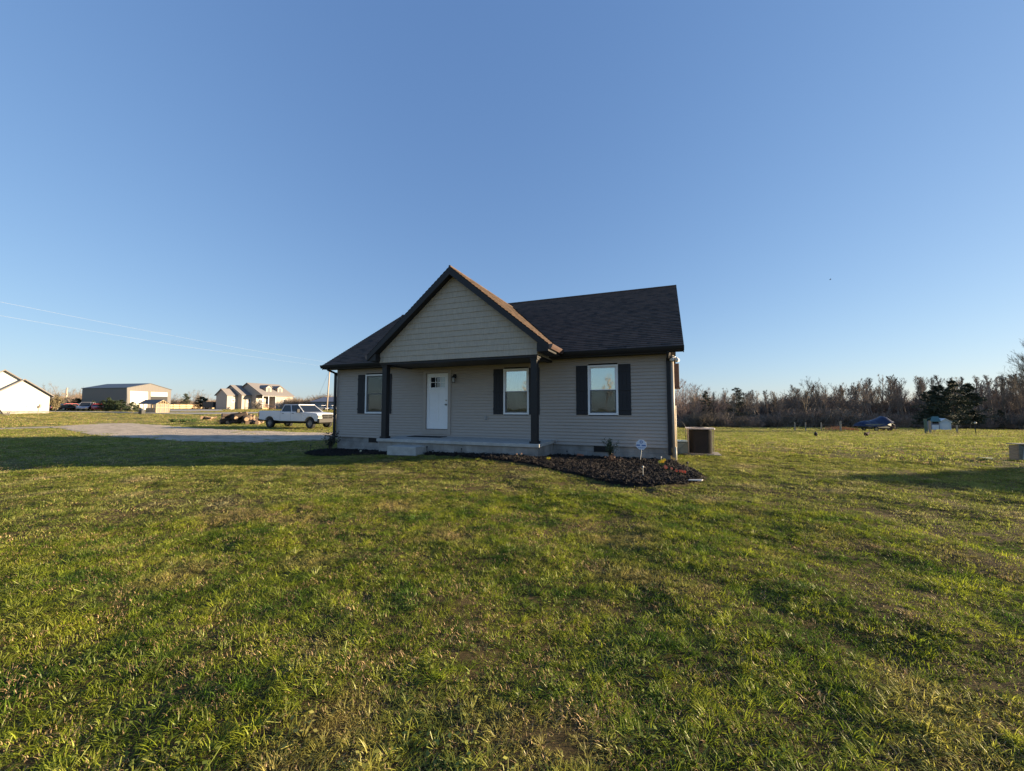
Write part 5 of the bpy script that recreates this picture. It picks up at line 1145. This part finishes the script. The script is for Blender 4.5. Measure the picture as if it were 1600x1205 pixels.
# ------------------------------------------------------------------ right field: tarp, shed, posts, birds
tarp = mat('blue_tarp', (.004, .012, .05), .45, .25, 1.2, .6, 3); p = at(1365, 50); cv = tag(empty('covered_boat', p, YAW), 'boat on a trailer under a sagging dark blue tarp at the field edge', 'boat')
m = MB(); xs = np.linspace(-2.1, 1.7, 15); hgt_ = np.interp(xs, [-2.1, -1.6, -.6, .3, .9, 1.35, 1.7], [1.05, 1.30, 1.35, 1.62, 1.92, 1.75, 1.2]); i0 = 0; cols_ = 11
for x, h in zip(xs, hgt_):
    for j in range(cols_):
        t = -1 + 2 * j / (cols_ - 1); low = .62 if x < .2 else .62 + (x - .2) * .45 * (1 - abs(x - 1) * .3)
        m.v.append((x + .03 * math.sin(j * 3 + x * 4), t * (.95 + .04 * math.sin(x * 7)), low + (h - low) * max(0, 1 - abs(t) ** 2.4) + .03 * math.sin(x * 9 + j)))
for a in range(len(xs) - 1):
    for j in range(cols_ - 1): q0 = a * cols_ + j; m.f.append((q0, q0 + 1, q0 + cols_ + 1, q0 + cols_))
m.f.append(tuple(range(cols_))[::-1]); m.f.append(tuple(range((len(xs) - 1) * cols_, len(xs) * cols_)))
m.build('tarp', tarp, cv, smooth=True)
m = MB(); m.prism([(-2.0, -.85, .9), (-1.6, -.8, .42), (1.0, -.8, .40), (1.7, -.4, .62), (1.75, -.4, 1.15), (.4, -.85, .95)], (0, 1.6, 0)); m.build('hull', mat('grey_hull', (.13, .14, .12), .6, .2, 2), cv, bevel=.05)
m = MB(); m.box((-1.9, -.7, .30), (2.4, -.62, .38)); m.box((-1.9, .62, .30), (2.4, .7, .38)); m.box((2.3, -.7, .30), (2.4, .7, .38)); m.build('trailer_frame', darkm, cv)
for s in (-1, 1): wheel(cv, -.7, s * .85, .3, .18, s, brass)
rust = mat('rusty_metal', (.16, .075, .045), .8, .3, 5); p = at(1384, 50); mc = tag(empty('farm_implement', p, YAW), 'rusty farm implement right of the tarped boat', 'farm machine')
m = MB(); m.box((-.6, -.4, .45), (.5, .4, .62)); m.tube([(-.3, 0, .6), (-.1, 0, 1.45), (.25, 0, 1.3)], .05, 6); m.tube([(.5, -.3, .5), (.8, -.3, .05)], .04, 6); m.tube([(.5, .3, .5), (.8, .3, .05)], .04, 6); m.build('frame', rust, mc)
for s in (-1, 1): wheel(mc, -.2, s * .5, .33, .14, s, rust)
m = MB(); m.tube([(.1, -.3, 1.2), (.75, -.2, .75), (.85, -.2, .3)], .035, 6); m.build('lever', mat('pale_metal', (.45, .42, .38), .5), mc)
# white shed
p = at(1464, 55); T = D(.86, -.5); T.normalize(); sh = tag(empty('garden_shed', p), 'small pale blue-white shed with a green roof at the wood edge', 'shed'); zb = p.z
Pw = lambda px_: (lambda q: Vector((q.x, q.y, 0)))(onwall(p, T, px_, 600))
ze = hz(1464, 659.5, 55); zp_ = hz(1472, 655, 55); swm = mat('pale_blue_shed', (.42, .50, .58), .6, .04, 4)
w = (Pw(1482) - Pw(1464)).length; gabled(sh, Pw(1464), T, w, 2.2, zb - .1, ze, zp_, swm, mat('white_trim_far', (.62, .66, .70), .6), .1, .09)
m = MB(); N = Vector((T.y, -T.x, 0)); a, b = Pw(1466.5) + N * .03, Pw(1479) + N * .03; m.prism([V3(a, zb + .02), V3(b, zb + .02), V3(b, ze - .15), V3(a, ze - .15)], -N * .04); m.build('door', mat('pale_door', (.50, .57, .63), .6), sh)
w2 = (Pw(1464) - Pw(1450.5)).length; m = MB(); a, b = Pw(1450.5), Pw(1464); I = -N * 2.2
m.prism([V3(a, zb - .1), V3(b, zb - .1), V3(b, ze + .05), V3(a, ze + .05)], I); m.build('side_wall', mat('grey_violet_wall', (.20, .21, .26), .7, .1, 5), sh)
m = MB(); m.prism([V3(a + T * .1, zb + .12) + N * .03, V3(b - T * .1, zb + .12) + N * .03, V3(b - T * .1, zb + .75) + N * .03, V3(a + T * .1, zb + .75) + N * .03], -N * .04); m.build('hatch', mat('white_trim_far', (.62, .66, .70), .6), sh)
m = MB()
for k in range(3): c = a.lerp(b, .18 + .24 * k); m.prism([V3(c, zb + .95) + N * .02, V3(c + T * .2, zb + .95) + N * .02, V3(c + T * .2, zb + 1.25) + N * .02, V3(c, zb + 1.25) + N * .02], -N * .03)
m.build('vent_opening', darkm, sh)
m = MB(); gz = hz(1458, 651.5, 56); m.prism([V3(a - T * .15 + N * .2, ze + .02), V3(b + T * .1 + N * .2, ze + .02), V3(b + T * .25 + I / 2, gz), V3(a + T * .5 + I / 2, gz)], (0, 0, .07)); m.prism([V3(a - T * .15 + I, ze + .02), V3(b + T * .1 + I, ze + .02), V3(b + T * .25 + I / 2, gz), V3(a + T * .5 + I / 2, gz)], (0, 0, .07)); m.build('green_roof', mat('teal_roof', (.06, .14, .13), .6, .1, 3), sh); fin_(sh)
def fpost(px_, yt, yb, w_, m_, label, nm='fence_post'):
    d = 30.
    for _ in range(80):
        p = at(px_, d)
        if p.z > hz(px_, yb, d): d *= .99
        else: d *= 1.006
    h = hz(px_, yt, d) - p.z; m = MB(); r_ = w_ * .5 * d / F; m.tube([(0, 0, -.2), (rs.uniform(-.02, .02), 0, h * .5), (rs.uniform(-.04, .04), 0, h)], [r_, r_, r_ * .95], 8); o = m.build(nm, m_, None); o.location = p; tag(o, label, 'post'); return o
fpost(1240, 659.5, 671.4, 1.6, postwood, 'short fence post farthest left at the field edge')
fpost(1256.6, 660, 671.8, 1.6, postwood, 'second short fence post from the left at the field edge')
fpost(1281, 660, 672.8, 1.8, postwood, 'leaning fence post behind the black hen')
fpost(1311, 658.5, 674.8, 2.6, postwood, 'thick fence post left of the tarped boat')
fpost(1444, 655, 677.5, 4.2, mat('green_post', (.08, .13, .10), .8, .2, 5), 'thick green post left of the garden shed')
fpost(1450, 657.5, 678, 3.0, postwood, 'pale leaning post right beside the thick green post')
fpost(1492, 664, 676.5, 2.2, postwood, 'short pale post right of the garden shed')
fpost(1598, 665, 679, 3, postwood, 'fence post at the right edge beneath the overhanging tree')
o = fpost(1521, 662, 681, 1.0, black, 'thin dark stake with a pale cap standing on the right field', 'stake')
m = MB(); m.ball((0, 0, 0), .10, 8, 6); c = m.build('cap', mat('pale_cap', (.45, .42, .36), .6), o, smooth=True); c.location = (0, 0, hz(1521, 661, dep_of(o.location)) - o.location.z)
# wire strung along the fence
m = MB(); fp = sorted([o for o in COL.objects if o.name.startswith('fence_post') and o.parent is None], key=lambda o: (o.location - Vector(CAM)).dot(D(1, 0)))
for a, b in zip(fp[:-1], fp[1:]):
    for z in (.4, .8): m.tube([a.location + Vector((0, 0, z)), b.location + Vector((0, 0, z))], .004, 3)
tag(m.build('fence_wire', wm, None), 'two thin wires strung between the field posts', 'wire')
def skinned(name, V, E_, Rr, m_, root):
    me = bpy.data.meshes.new(name); me.from_pydata(V, E_, []); o = bpy.data.objects.new(name, me); COL.objects.link(o); me.materials.append(m_)
    md = o.modifiers.new('skin', 'SKIN'); sk = me.skin_vertices[0].data if me.skin_vertices else None
    if sk is None:
        import bmesh
        b = bmesh.new(); b.from_mesh(me); b.verts.layers.skin.verify(); b.to_mesh(me); b.free(); sk = me.skin_vertices[0].data
    for k, r_ in enumerate(Rr): sk[k].radius = r_ if isinstance(r_, tuple) else (r_, r_)
    sk[0].use_root = True
    o.modifiers.new('sub', 'SUBSURF').levels = 2; o.modifiers['sub'].render_levels = 2
    if root: o.parent = root
    return o
def bird(px_, py, dep, rz, bm_, tm, label, name, peck=False, sc=1.):
    p = at(px_, dep); r_ = tag(empty(name, p, YAW + rz), label, 'bird')
    hd = ((.26, 0, .33), (.30, 0, .20), (.34, 0, .12)) if peck else ((.20, 0, .34), (.22, 0, .43), (.27, 0, .46))
    V = [(0, 0, .25), (.12, 0, .27), *hd, (-.12, 0, .27), (-.22, 0, .34), (-.27, 0, .42), (.02, .05, .14), (.03, .05, .02), (.02, -.05, .14), (.03, -.05, .02)]
    E_ = [(0, 1), (1, 2), (2, 3), (3, 4), (0, 5), (5, 6), (6, 7), (0, 8), (8, 9), (0, 10), (10, 11)]
    skinned('body', V, E_, [.15, .13, .08, .05, .035, .12, .08, .05, .03, .014, .03, .014], bm_, r_)
    m = MB(); h = hd[2]; m.box((h[0] + .02, -.01, h[2] - .02), (h[0] + .07, .01, h[2] + .005)); m.build('beak', mat('beak_horn', (.5, .35, .15), .5), r_)
    m = MB(); m.prism([(h[0] - .05, -.008, h[2] + .02), (h[0] + .03, -.008, h[2] + .02), (h[0] + .02, -.008, h[2] + .06), (h[0] - .01, -.008, h[2] + .045), (h[0] - .04, -.008, h[2] + .065)], (0, .016, 0)); m.build('comb', mat('red_comb', (.4, .03, .03), .5), r_)
    m = MB()
    for k in range(7): a = R(-30 + k * 10); m.prism([(-.22, -.01 + k * .004, .32), (-.24, -.01 + k * .004, .36), (-.36 - .04 * math.cos(a), -.02 + k * .008, .46 + .05 * math.sin(a * 3)), (-.40, -.02 + k * .008, .40 - k * .012)], (0, .006, 0))
    m.build('tail', tm, r_)
    r_.scale = (sc, sc, sc); return r_
blk = mat('black_feathers', (.006, .006, .007), .95, .3, 20); bird(1272, 679, 29.5, R(235), blk, blk, 'black hen feeding on the grass before the leaning fence post', 'chicken', True, .95)
bird(1351, 683, 29.5, R(205), mat('rust_feathers', (.03, .012, .008), .95, .4, 15), blk, 'dark rust coloured rooster on the grass before the tarped boat', 'rooster', True, .95)
fly = ray(1297.5, 437); fp_ = Vector(CAM) + fly * 62; r_ = tag(empty('flying_bird', fp_), 'tiny dark bird flying alone in the right sky', 'bird')
m = MB(); m.tube([(-.16, 0, 0), (-.05, 0, 0), (.06, 0, .01), (.13, 0, .02)], [.01, .045, .04, .012], 8); m.build('body', blk, r_, smooth=True)
for s in (-1, 1): m = MB(); m.prism([(.05, 0, .01), (-.05, 0, .01), (-.06, s * .22, .10), (.0, s * .24, .11)], (0, 0, .01)); m.build('wing', blk, r_)
# ================================================================== TREES
def branch_mat(name, c, v=.25): return mat(name, c, .95, v, 3)
def tree_mesh(seed, H=10., spread=.42, levels=4, dens=1.0, up=.25, first=.22, tr=.013, forks=6):
    rs = random.Random(seed); T_ = MB(); C_ = MB()
    def seg(mb, pts, r0, r1, n):
        k = len(pts); mb.tube(pts, [r0 + (r1 - r0) * j / (k - 1) for j in range(k)], n, cap=False)
    def grow(p, d, L, r, lev):
        n = 4 if lev < 2 else 3; pts = [p]; q = p; dd = d
        for j in range(n):
            dd = (dd + Vector((rs.gauss(0, .075), rs.gauss(0, .075), rs.gauss(.03, .05) + up * .15))).normalized(); q = q + dd * L / n; pts.append(q)
        seg(T_ if lev < 2 else C_, pts, r, r * (.45 if lev else .35), 6 if lev == 0 else (4 if lev == 1 else 3))
        if lev >= levels: return
        cnt = int((forks + rs.randint(-1, 2)) * dens * (2.0 if lev == 0 else 1.0 if lev == 1 else .85))
        for c in range(max(2, cnt)):
            t = rs.uniform(first if lev == 0 else .2, 1.0); f = t * n; j = min(int(f), n - 1); b = pts[j].lerp(pts[j + 1], f - j)
            ax = (pts[j + 1] - pts[j]).normalized(); o = ax.orthogonal().normalized(); o = Matrix.Rotation(rs.uniform(0, 6.283), 3, ax) @ o
            a = rs.uniform(.45, 1.0) if lev == 0 else rs.uniform(.35, .95); nd = (ax * math.cos(a) + o * math.sin(a) + Vector((0, 0, up))).normalized()
            nl = L * rs.uniform(.38, .62) * (1.15 - .55 * t if lev == 0 else 1.1 - .5 * t); 
            if lev == 0: nl = H * spread * rs.uniform(.7, 1.15) * (1.2 - .75 * t)
            grow(b, nd, nl, max(.007, r * rs.uniform(.30, .48) * (1.15 - .6 * t)), lev + 1)
    grow(Vector((0, 0, -.3)), Vector((rs.gauss(0, .05), rs.gauss(0, .05), 1)).normalized(), H * .92, H * tr, 0)
    return T_, C_
def tree_proto(name, seed, m, label, group=None, **kw):
    t, c = tree_mesh(seed, **kw); r_ = tag(empty(name), label, 'tree', group); a = t.build('trunk', m, r_); b = c.build('crown', m, r_); return (r_, a, b)
def tree_copy(P, loc, rz, s, label=None, group=None, used=set()):
    r_, parts = P[0], P[1:]
    if r_.name in used:
        r_ = r_.copy(); COL.objects.link(r_)
        for q in parts: c = q.copy(); COL.objects.link(c); c.parent = r_
    else: used.add(r_.name)
    r_.location = loc; r_.rotation_euler = (0, 0, rz); r_.scale = (s * random.uniform(.9, 1.15), s * random.uniform(.9, 1.15), s)
    if label: r_['label'] = label
    if group: r_['group'] = group
    return r_
gb = branch_mat('grey_bark', (.23, .185, .145)); rb = branch_mat('reddish_twigs', (.33, .235, .18)); tb = branch_mat('tan_twigs', (.19, .15, .11)); db = branch_mat('dark_bark', (.145, .115, .085))
wood_lab = 'bare grey brown tree in the wood along the right field'; wood_grp = 'bare trees of the wood beyond the right field'
WP = [tree_proto('bare_tree', 50 + k, (gb, gb, db, gb, db, gb)[k], wood_lab, wood_grp, spread=(.26, .31, .24, .34, .28, .26)[k], up=.42, dens=1., forks=7, first=.28) for k in range(6)]
RP = [tree_proto('bare_tree', 70 + k, rb, 'bare reddish tree with fine twigs right behind the house and condenser', 'reddish bare trees right of the house', spread=.5, up=.2, forks=6, first=.08) for k in range(2)]
LP = [tree_proto('bare_tree', 80 + k, tb, 'bare tan tree in the distance behind the white house and barn', 'bare trees behind the left buildings', spread=.45, up=.25, forks=5, first=.1) for k in range(3)]
tr_ = random.Random(21)
skx = [1000, 1060, 1110, 1150, 1200, 1250, 1310, 1350, 1400, 1440, 1500, 1560, 1620, 1760]; sky_ = [597, 594, 602, 602, 607, 601, 595, 588, 584, 588, 584, 584, 574, 562]
for row, (d0, n) in enumerate(((76, 30), (81, 36), (86, 38), (93, 40))):
    for k in range(n):
        px_ = 1015 + (1690 - 1015) * (k + tr_.uniform(.1, .9)) / n; d = d0 + tr_.uniform(-2, 2.5) - (px_ > 1400) * (px_ - 1400) * .05
        p = at(px_, d); top = np.interp(px_, skx, sky_) + tr_.uniform(0, 22 if row < 2 else 13) + (8 if px_ < 1130 and row < 2 else 0); h = hz(px_, top, d) - p.z
        P = RP[tr_.randrange(2)] if (px_ < 1130 and tr_.random() < .75) else WP[tr_.randrange(6)]
        tree_copy(P, p, tr_.uniform(0, 6.28), h / 9.8)
big = tree_proto('tall_bare_tree', 95, db, 'tall bare tree with a wide crown standing out above the right wood', spread=.55, up=.2, forks=6, first=.35, H=10); p = at(1255, 73); tree_copy(big, p, 1., (hz(1255, 595, 73) - p.z) / 9.8)
big = tree_proto('leaning_bare_tree', 97, db, 'big bare tree reaching in over the right edge of the picture', spread=.72, up=.22, forks=8, first=.18, H=10, tr=.02); p = at(1632, 48); o = tree_copy(big, p, 2., (hz(1640, 566, 48) - p.z) / 9.8)
for k in range(44):
    s = k < 20; px_ = tr_.uniform(28, 132) if s else (tr_.uniform(262, 342) if k < 35 else tr_.uniform(452, 535)); d = tr_.uniform(112, 140) + (30 if 255 < px_ < 350 else 0); p = at(px_, d)
    top = (np.interp(px_, [28, 60, 90, 132], [606, 602, 600, 602]) if s else (606 if px_ < 350 else 614)) + tr_.uniform(0, 12); h = hz(px_, top, d) - p.z
    tree_copy(LP[tr_.randrange(3)], p, tr_.uniform(0, 6.28), h / 9.8, None if s else ('bare tan tree behind the long plank fence' if px_ < 350 else 'bare tan tree behind the blue building'), None if s else ('bare trees behind the plank fence' if px_ < 350 else 'bare trees behind the blue building'))
# a few trees behind the viewer, met only as reflections in the panes
for k in range(9):
    x, y = -50 + k * 11 + tr_.uniform(-2, 2), -100 + tr_.uniform(-5, 5); tree_copy(WP[k % 6], (x, y, 0), k, 1.1, 'bare tree across the lawn behind the viewer, mirrored in the house windows', 'bare trees mirrored in the windows')
# brush at the foot of the woods (stuff)
def brush_mesh(seed, m, H=2., n=60):
    rs = random.Random(seed); mb = MB()
    for k in range(n):
        a = rs.uniform(0, 6.28); b = Vector((math.cos(a) * rs.uniform(0, .8), math.sin(a) * rs.uniform(0, .8), -.1)); d = Vector((rs.gauss(0, .35), rs.gauss(0, .35), 1)).normalized(); L = H * rs.uniform(.4, 1)
        pts = [b, b + d * L * .5 + Vector((rs.gauss(0, .1), rs.gauss(0, .1), 0)), b + d * L]; mb.tube(pts, [.020, .013, .006], 3, cap=False)
        for q in range(9):
            t = rs.uniform(.2, 1); s = b + d * L * t; e = (d + Vector((rs.gauss(0, .7), rs.gauss(0, .7), rs.gauss(0, .4)))).normalized() * rs.uniform(.2, .6); mb.tube([s, s + e], [.010, .005], 3, cap=False)
    o = mb.build('brush', m, None); COL.objects.unlink(o); return o
lb = [brush_mesh(k, (db, gb, db, rb)[k]) for k in range(4)]
def brush_line(name, x0, x1, d0, d1, n, s0, s1, label, lib):
    px_ = RNG.uniform(x0, x1, n); d = RNG.uniform(d0, d1, n) - np.maximum(px_ - 1400, 0) * .05 * (x0 > 900); P_ = [at(a, b) for a, b in zip(px_, d)]
    s = RNG.uniform(s0, s1, n) * (.6 + .8 * vnoise(px_, d * 0, 25, 9)); scatter(name, lib, np.array([tuple(p) for p in P_]), np.stack([px_ * 0, px_ * 0, RNG.uniform(0, 6.28, n)], -1), np.stack([s * 1.2, s * 1.2, s], -1), RNG.integers(0, len(lib), n), label)
brush_line('undergrowth', 1000, 1720, 72.5, 92, 700, .7, 1.7, 'tangled leafless undergrowth at the foot of the right wood', lb)
brush_line('undergrowth', 1000, 1760, 94, 118, 800, 1.8, 3.6, 'dense leafless thicket filling the depth of the right wood', lb)
lt = [brush_mesh(10 + k, (tb, rb, tb)[k]) for k in range(3)]
brush_line('undergrowth', 20, 140, 105, 140, 420, 1.0, 2.6, 'tan leafless brush on the rise behind the white house', lt)
brush_line('undergrowth', 255, 345, 145, 170, 200, .8, 1.8, 'tan leafless brush behind the plank fence', lt)
brush_line('undergrowth', 450, 545, 100, 135, 200, .9, 2.0, 'tan leafless brush around the blue building', lt)
drym = mat('orange_dry_grass', (.42, .22, .10), .9, .2, 3)
def dry_mesh(seed):
    rs = random.Random(seed); mb = MB()
    for k in range(60): b = Vector((rs.gauss(0, .35), rs.gauss(0, .35), 0)); e = b + Vector((rs.gauss(0, .12), rs.gauss(0, .12), rs.uniform(.2, .5))); mb.face([b - Vector((.015, 0, 0)), b + Vector((.015, 0, 0)), e])
    o = mb.build('dry', drym, None); COL.objects.unlink(o); return o
brush_line('dry_grass', 1299, 1336, 51, 55, 34, .8, 1.2, 'orange dry grass left of the tarped boat', [dry_mesh(1), dry_mesh(2)])
# ---- evergreens
nd_d = mat('dark_needles', (.042, .055, .032), .8, .4, 2.5); nd_g = mat('green_needles', (.035, .055, .022), .8, .35, 2.5)
def evergreen(name, seed, m, label, H=8., rad=.34, n=7000, leaf=.19, cone=.75, group=None, base=.1):
    rs = random.Random(seed); tk_ = MB(); fo = MB(); tk_.tube([(0, 0, -.3), (rs.gauss(0, .05) * H * .3, 0, H * .5), (0, 0, H * .96)], [H * .018, H * .012, .02], 7)
    nb = int(26 + H * 3)
    for k in range(nb):
        t = base + (1 - base) * (k + rs.random()) / nb; a = rs.uniform(0, 6.28); L = H * rad * ((1 - t) ** cone + .06) * rs.uniform(.55, 1.15) * (1 if t > base + .1 else .8)
        b = Vector((0, 0, H * t * .97)); e = b + Vector((math.cos(a) * L, math.sin(a) * L, L * rs.uniform(-.12, .35))); tk_.tube([b, e], [max(.02, H * .005), .01], 4, cap=False)
        sd = Vector((-math.sin(a), math.cos(a), 0))
        for q in range(int(n / nb)):
            u = rs.uniform(.15, 1.05); c = b.lerp(e, u) + sd * rs.gauss(0, L * .16 * (1.1 - u * .5)) + Vector((0, 0, rs.gauss(0, L * .07)))
            d = Vector((math.cos(a) + rs.gauss(0, .8), math.sin(a) + rs.gauss(0, .8), rs.gauss(.15, .45))).normalized(); s_ = Matrix.Rotation(rs.uniform(0, 6.28), 3, d) @ d.orthogonal().normalized(); g_ = leaf * rs.uniform(.5, 1.5)
            fo.face([c, c + d * g_ + s_ * g_ * .22, c + d * g_ * 1.7, c + d * g_ - s_ * g_ * .22])
    r_ = tag(empty(name), label, 'tree', group); a = tk_.build('trunk', db, r_); b = fo.build('crown', m, r_); return (r_, a, b)
def put(P, px_, dep, top, **k): p = at(px_, dep); h = hz(px_, top, dep) - p.z; o = tree_copy(P, p, random.uniform(0, 6), h / 8., **k); return o
E1 = evergreen('cedar_tree', 1, nd_d, 'x', rad=.33)
E2 = evergreen('cedar_tree', 2, nd_d, 'x', rad=.40, cone=.55, n=8000)
nd_b = mat('brownish_needles', (.055, .058, .036), .85, .4, 2.5)
E3 = evergreen('cedar_tree', 11, nd_b, 'hazy olive cedar rising behind the reddish trees right of the house', rad=.30, n=3600); E4 = evergreen('cedar_tree', 12, nd_b, 'olive layered pine standing alone left in the right wood', rad=.36, cone=.5, n=3600)
put(E3, 1103, 79, 611); put(E4, 1150, 76, 605)
for k, (px_, d, top, lb_) in enumerate(((1466, 64, 601, 'dark cedar left in the clump behind the garden shed'), (1490, 62, 594, 'middle and tallest dark cedar of the clump behind the garden shed'), (1512, 64, 598, 'dark cedar right in the clump behind the garden shed'), (1449, 66, 612, 'lower dark cedar at the left foot of the clump behind the shed'), (1283, 82, 632, 'low cedar deep in the wood above the leaning fence post'), (1560, 66, 640, 'low cedar near the right edge of the wood'))):
    put((E1, E2)[k % 2], px_, d, top, label=lb_)
S1 = evergreen('evergreen_bush', 3, nd_g, 'x', rad=.62, cone=.6, n=6500, leaf=.36, base=.0); S2 = evergreen('evergreen_bush', 4, nd_g, 'x', rad=.5, cone=.7, n=6000, leaf=.36, base=.0)
for k, (px_, d, top, lb_) in enumerate(((123, 88, 622.5, 'yellowish green bush behind the parked blue grey car'), (146, 84, 626.5, 'olive evergreen bush behind the silver minivan'), (163, 77, 625.5, 'left evergreen bush of the row along the barn'), (171, 76, 621.5, 'tallest evergreen bush in the middle of the row along the barn'), (180, 76, 626, 'evergreen bush right of the tallest in the row along the barn'), (191, 75, 625, 'evergreen bush below the barn corner'), (207, 74, 628, 'lone small evergreen bush before the left white barn door'), (216, 73, 632.5, 'lowest evergreen bush beside the covered grill'))):
    put((S1, S2)[k % 2], px_, d, top, label=lb_)
put(E2, 290, 142, 615, label='round dark evergreen behind the long plank fence'); put(S1, 317, 104, 620, label='dark evergreen on a short trunk before the plank fence')
leafy('bush', at(88, 71), 3.2, 1.5, 1400, mat('olive_brush', (.16, .13, .07), .9, .3, 3), stemm, 'olive brown thicket against the corner of the white house', 'bush', .24, 77)
leafy('bush', at(14, 63), 1.4, 1.1, 160, mat('pale_brush', (.30, .25, .16), .9, .3, 3), stemm, 'thin leafless shrub before the white house behind the garden chair', 'bush', .12, 78)

# ---- building off to the right whose shadow falls in a point on the lawn
Tp, U_, L_ = gp(1290, 748), gp(1600, 731), gp(1600, 777); s_ = Vector((math.cos(SUN_AZ), math.sin(SUN_AZ), 0)); pe_ = Vector((-s_.y, s_.x, 0)); te = math.tan(SUN_EL); dist = 27.
def cast(P): d = dist - (P - Tp).dot(s_); return P + s_ * d + Vector((0, 0, d * te))
Pk, Ue, Le = cast(Tp), cast(U_), cast(L_)
def ext(a, b, zt): t = (a.z - zt) / (a.z - b.z); return a.lerp(b, t)
Ue = ext(Pk, Ue, 2.6); Le = ext(Pk, Le, 2.6); root = tag(empty('neighbouring_building', V3(Tp + s_ * dist, -1)), 'gabled building out of view whose pointed shadow lies on the right lawn', 'building'); bk = s_ * 9
mb = MB(); Lo = lambda v: V3(v, g(v.x, v.y) - .5)
mb.face([Lo(Ue), Lo(Le), Le, Pk, Ue]); mb.face([Lo(Ue + bk), Lo(Le + bk), Le + bk, Pk + bk, Ue + bk]); mb.face([Lo(Ue), Lo(Ue + bk), Ue + bk, Ue]); mb.face([Lo(Le), Lo(Le + bk), Le + bk, Le]); mb.build('wall', whitew, root)
mb = MB(); mb.prism([Ue, Pk, Pk + bk, Ue + bk], (0, 0, .06)); mb.prism([Le, Pk, Pk + bk, Le + bk], (0, 0, .06)); mb.build('roof', roofg, root); fin_(root)

# ================================================================== CAMERA, SUN, SKY
cd = bpy.data.cameras.new('camera'); cam = bpy.data.objects.new('camera', cd); COL.objects.link(cam)
cd.sensor_width = 36; cd.lens = 36 * F / 1600; cd.clip_start = .05; cd.clip_end = 6000
cam.location = CAM; fw3 = Vector((-math.sin(YAW) * _c, math.cos(YAW) * _c, _s)); cam.rotation_euler = fw3.to_track_quat('-Z', 'Y').to_euler(); S.camera = cam
sd = bpy.data.lights.new('sun', 'SUN'); so = bpy.data.objects.new('sun', sd); COL.objects.link(so)
sv = Vector((math.cos(SUN_AZ) * math.cos(SUN_EL), math.sin(SUN_AZ) * math.cos(SUN_EL), math.sin(SUN_EL)))
so.rotation_euler = sv.to_track_quat('Z', 'Y').to_euler(); so.location = sv * 60
sd.energy = 5.0; sd.angle = R(.55); sd.color = (1.0, .79, .52)
w = bpy.data.worlds.new('World'); S.world = w; w.use_nodes = True; n = w.node_tree.nodes; l = w.node_tree.links
bg = n['Background']; sk = n.new('ShaderNodeTexSky'); sk.sky_type = 'NISHITA'; sk.sun_disc = False
sk.sun_elevation = SUN_EL; sk.sun_rotation = R(90) - SUN_AZ; sk.altitude = 200; sk.air_density = 1.0; sk.dust_density = .35; sk.ozone_density = 1.6
EXPO = 1.6
sp_ = n.new('ShaderNodeSeparateColor'); cb_ = n.new('ShaderNodeCombineColor'); l.new(sk.outputs[0], sp_.inputs[0])
for ch, gm, kk in ((0, .68, .645), (1, .60, .755), (2, .46, .95)):      # camera-like response of the sky colour
    a_1 = n.new('ShaderNodeMath'); a_1.operation = 'MULTIPLY'; a_1.inputs[1].default_value = .1757; l.new(sp_.outputs[ch], a_1.inputs[0])
    a_2 = n.new('ShaderNodeMath'); a_2.operation = 'POWER'; a_2.inputs[1].default_value = gm; l.new(a_1.outputs[0], a_2.inputs[0])
    a_3 = n.new('ShaderNodeMath'); a_3.operation = 'MULTIPLY'; a_3.inputs[1].default_value = kk / (2 ** EXPO) / .12; l.new(a_2.outputs[0], a_3.inputs[0]); l.new(a_3.outputs[0], cb_.inputs[ch])
l.new(cb_.outputs[0], bg.inputs['Color']); bg.inputs['Strength'].default_value = .12
S.view_settings.view_transform = 'Standard'; S.view_settings.look = 'None'; S.view_settings.gamma = 1; S.view_settings.use_curve_mapping = False; S.view_settings.exposure = EXPO
S.render.engine = 'CYCLES'; S.cycles.max_bounces = 6; S.cycles.diffuse_bounces = 3; S.cycles.glossy_bounces = 3; S.cycles.transmission_bounces = 3; S.cycles.transparent_max_bounces = 10
S.cycles.use_denoising = True; S.cycles.denoiser = 'OPENIMAGEDENOISE'; S.cycles.denoising_prefilter = 'ACCURATE'; S.cycles.denoising_input_passes = 'RGB_ALBEDO_NORMAL'; S.cycles.use_adaptive_sampling = False; S.cycles.sample_clamp_indirect = 4.0; S.cycles.blur_glossy = 1.0
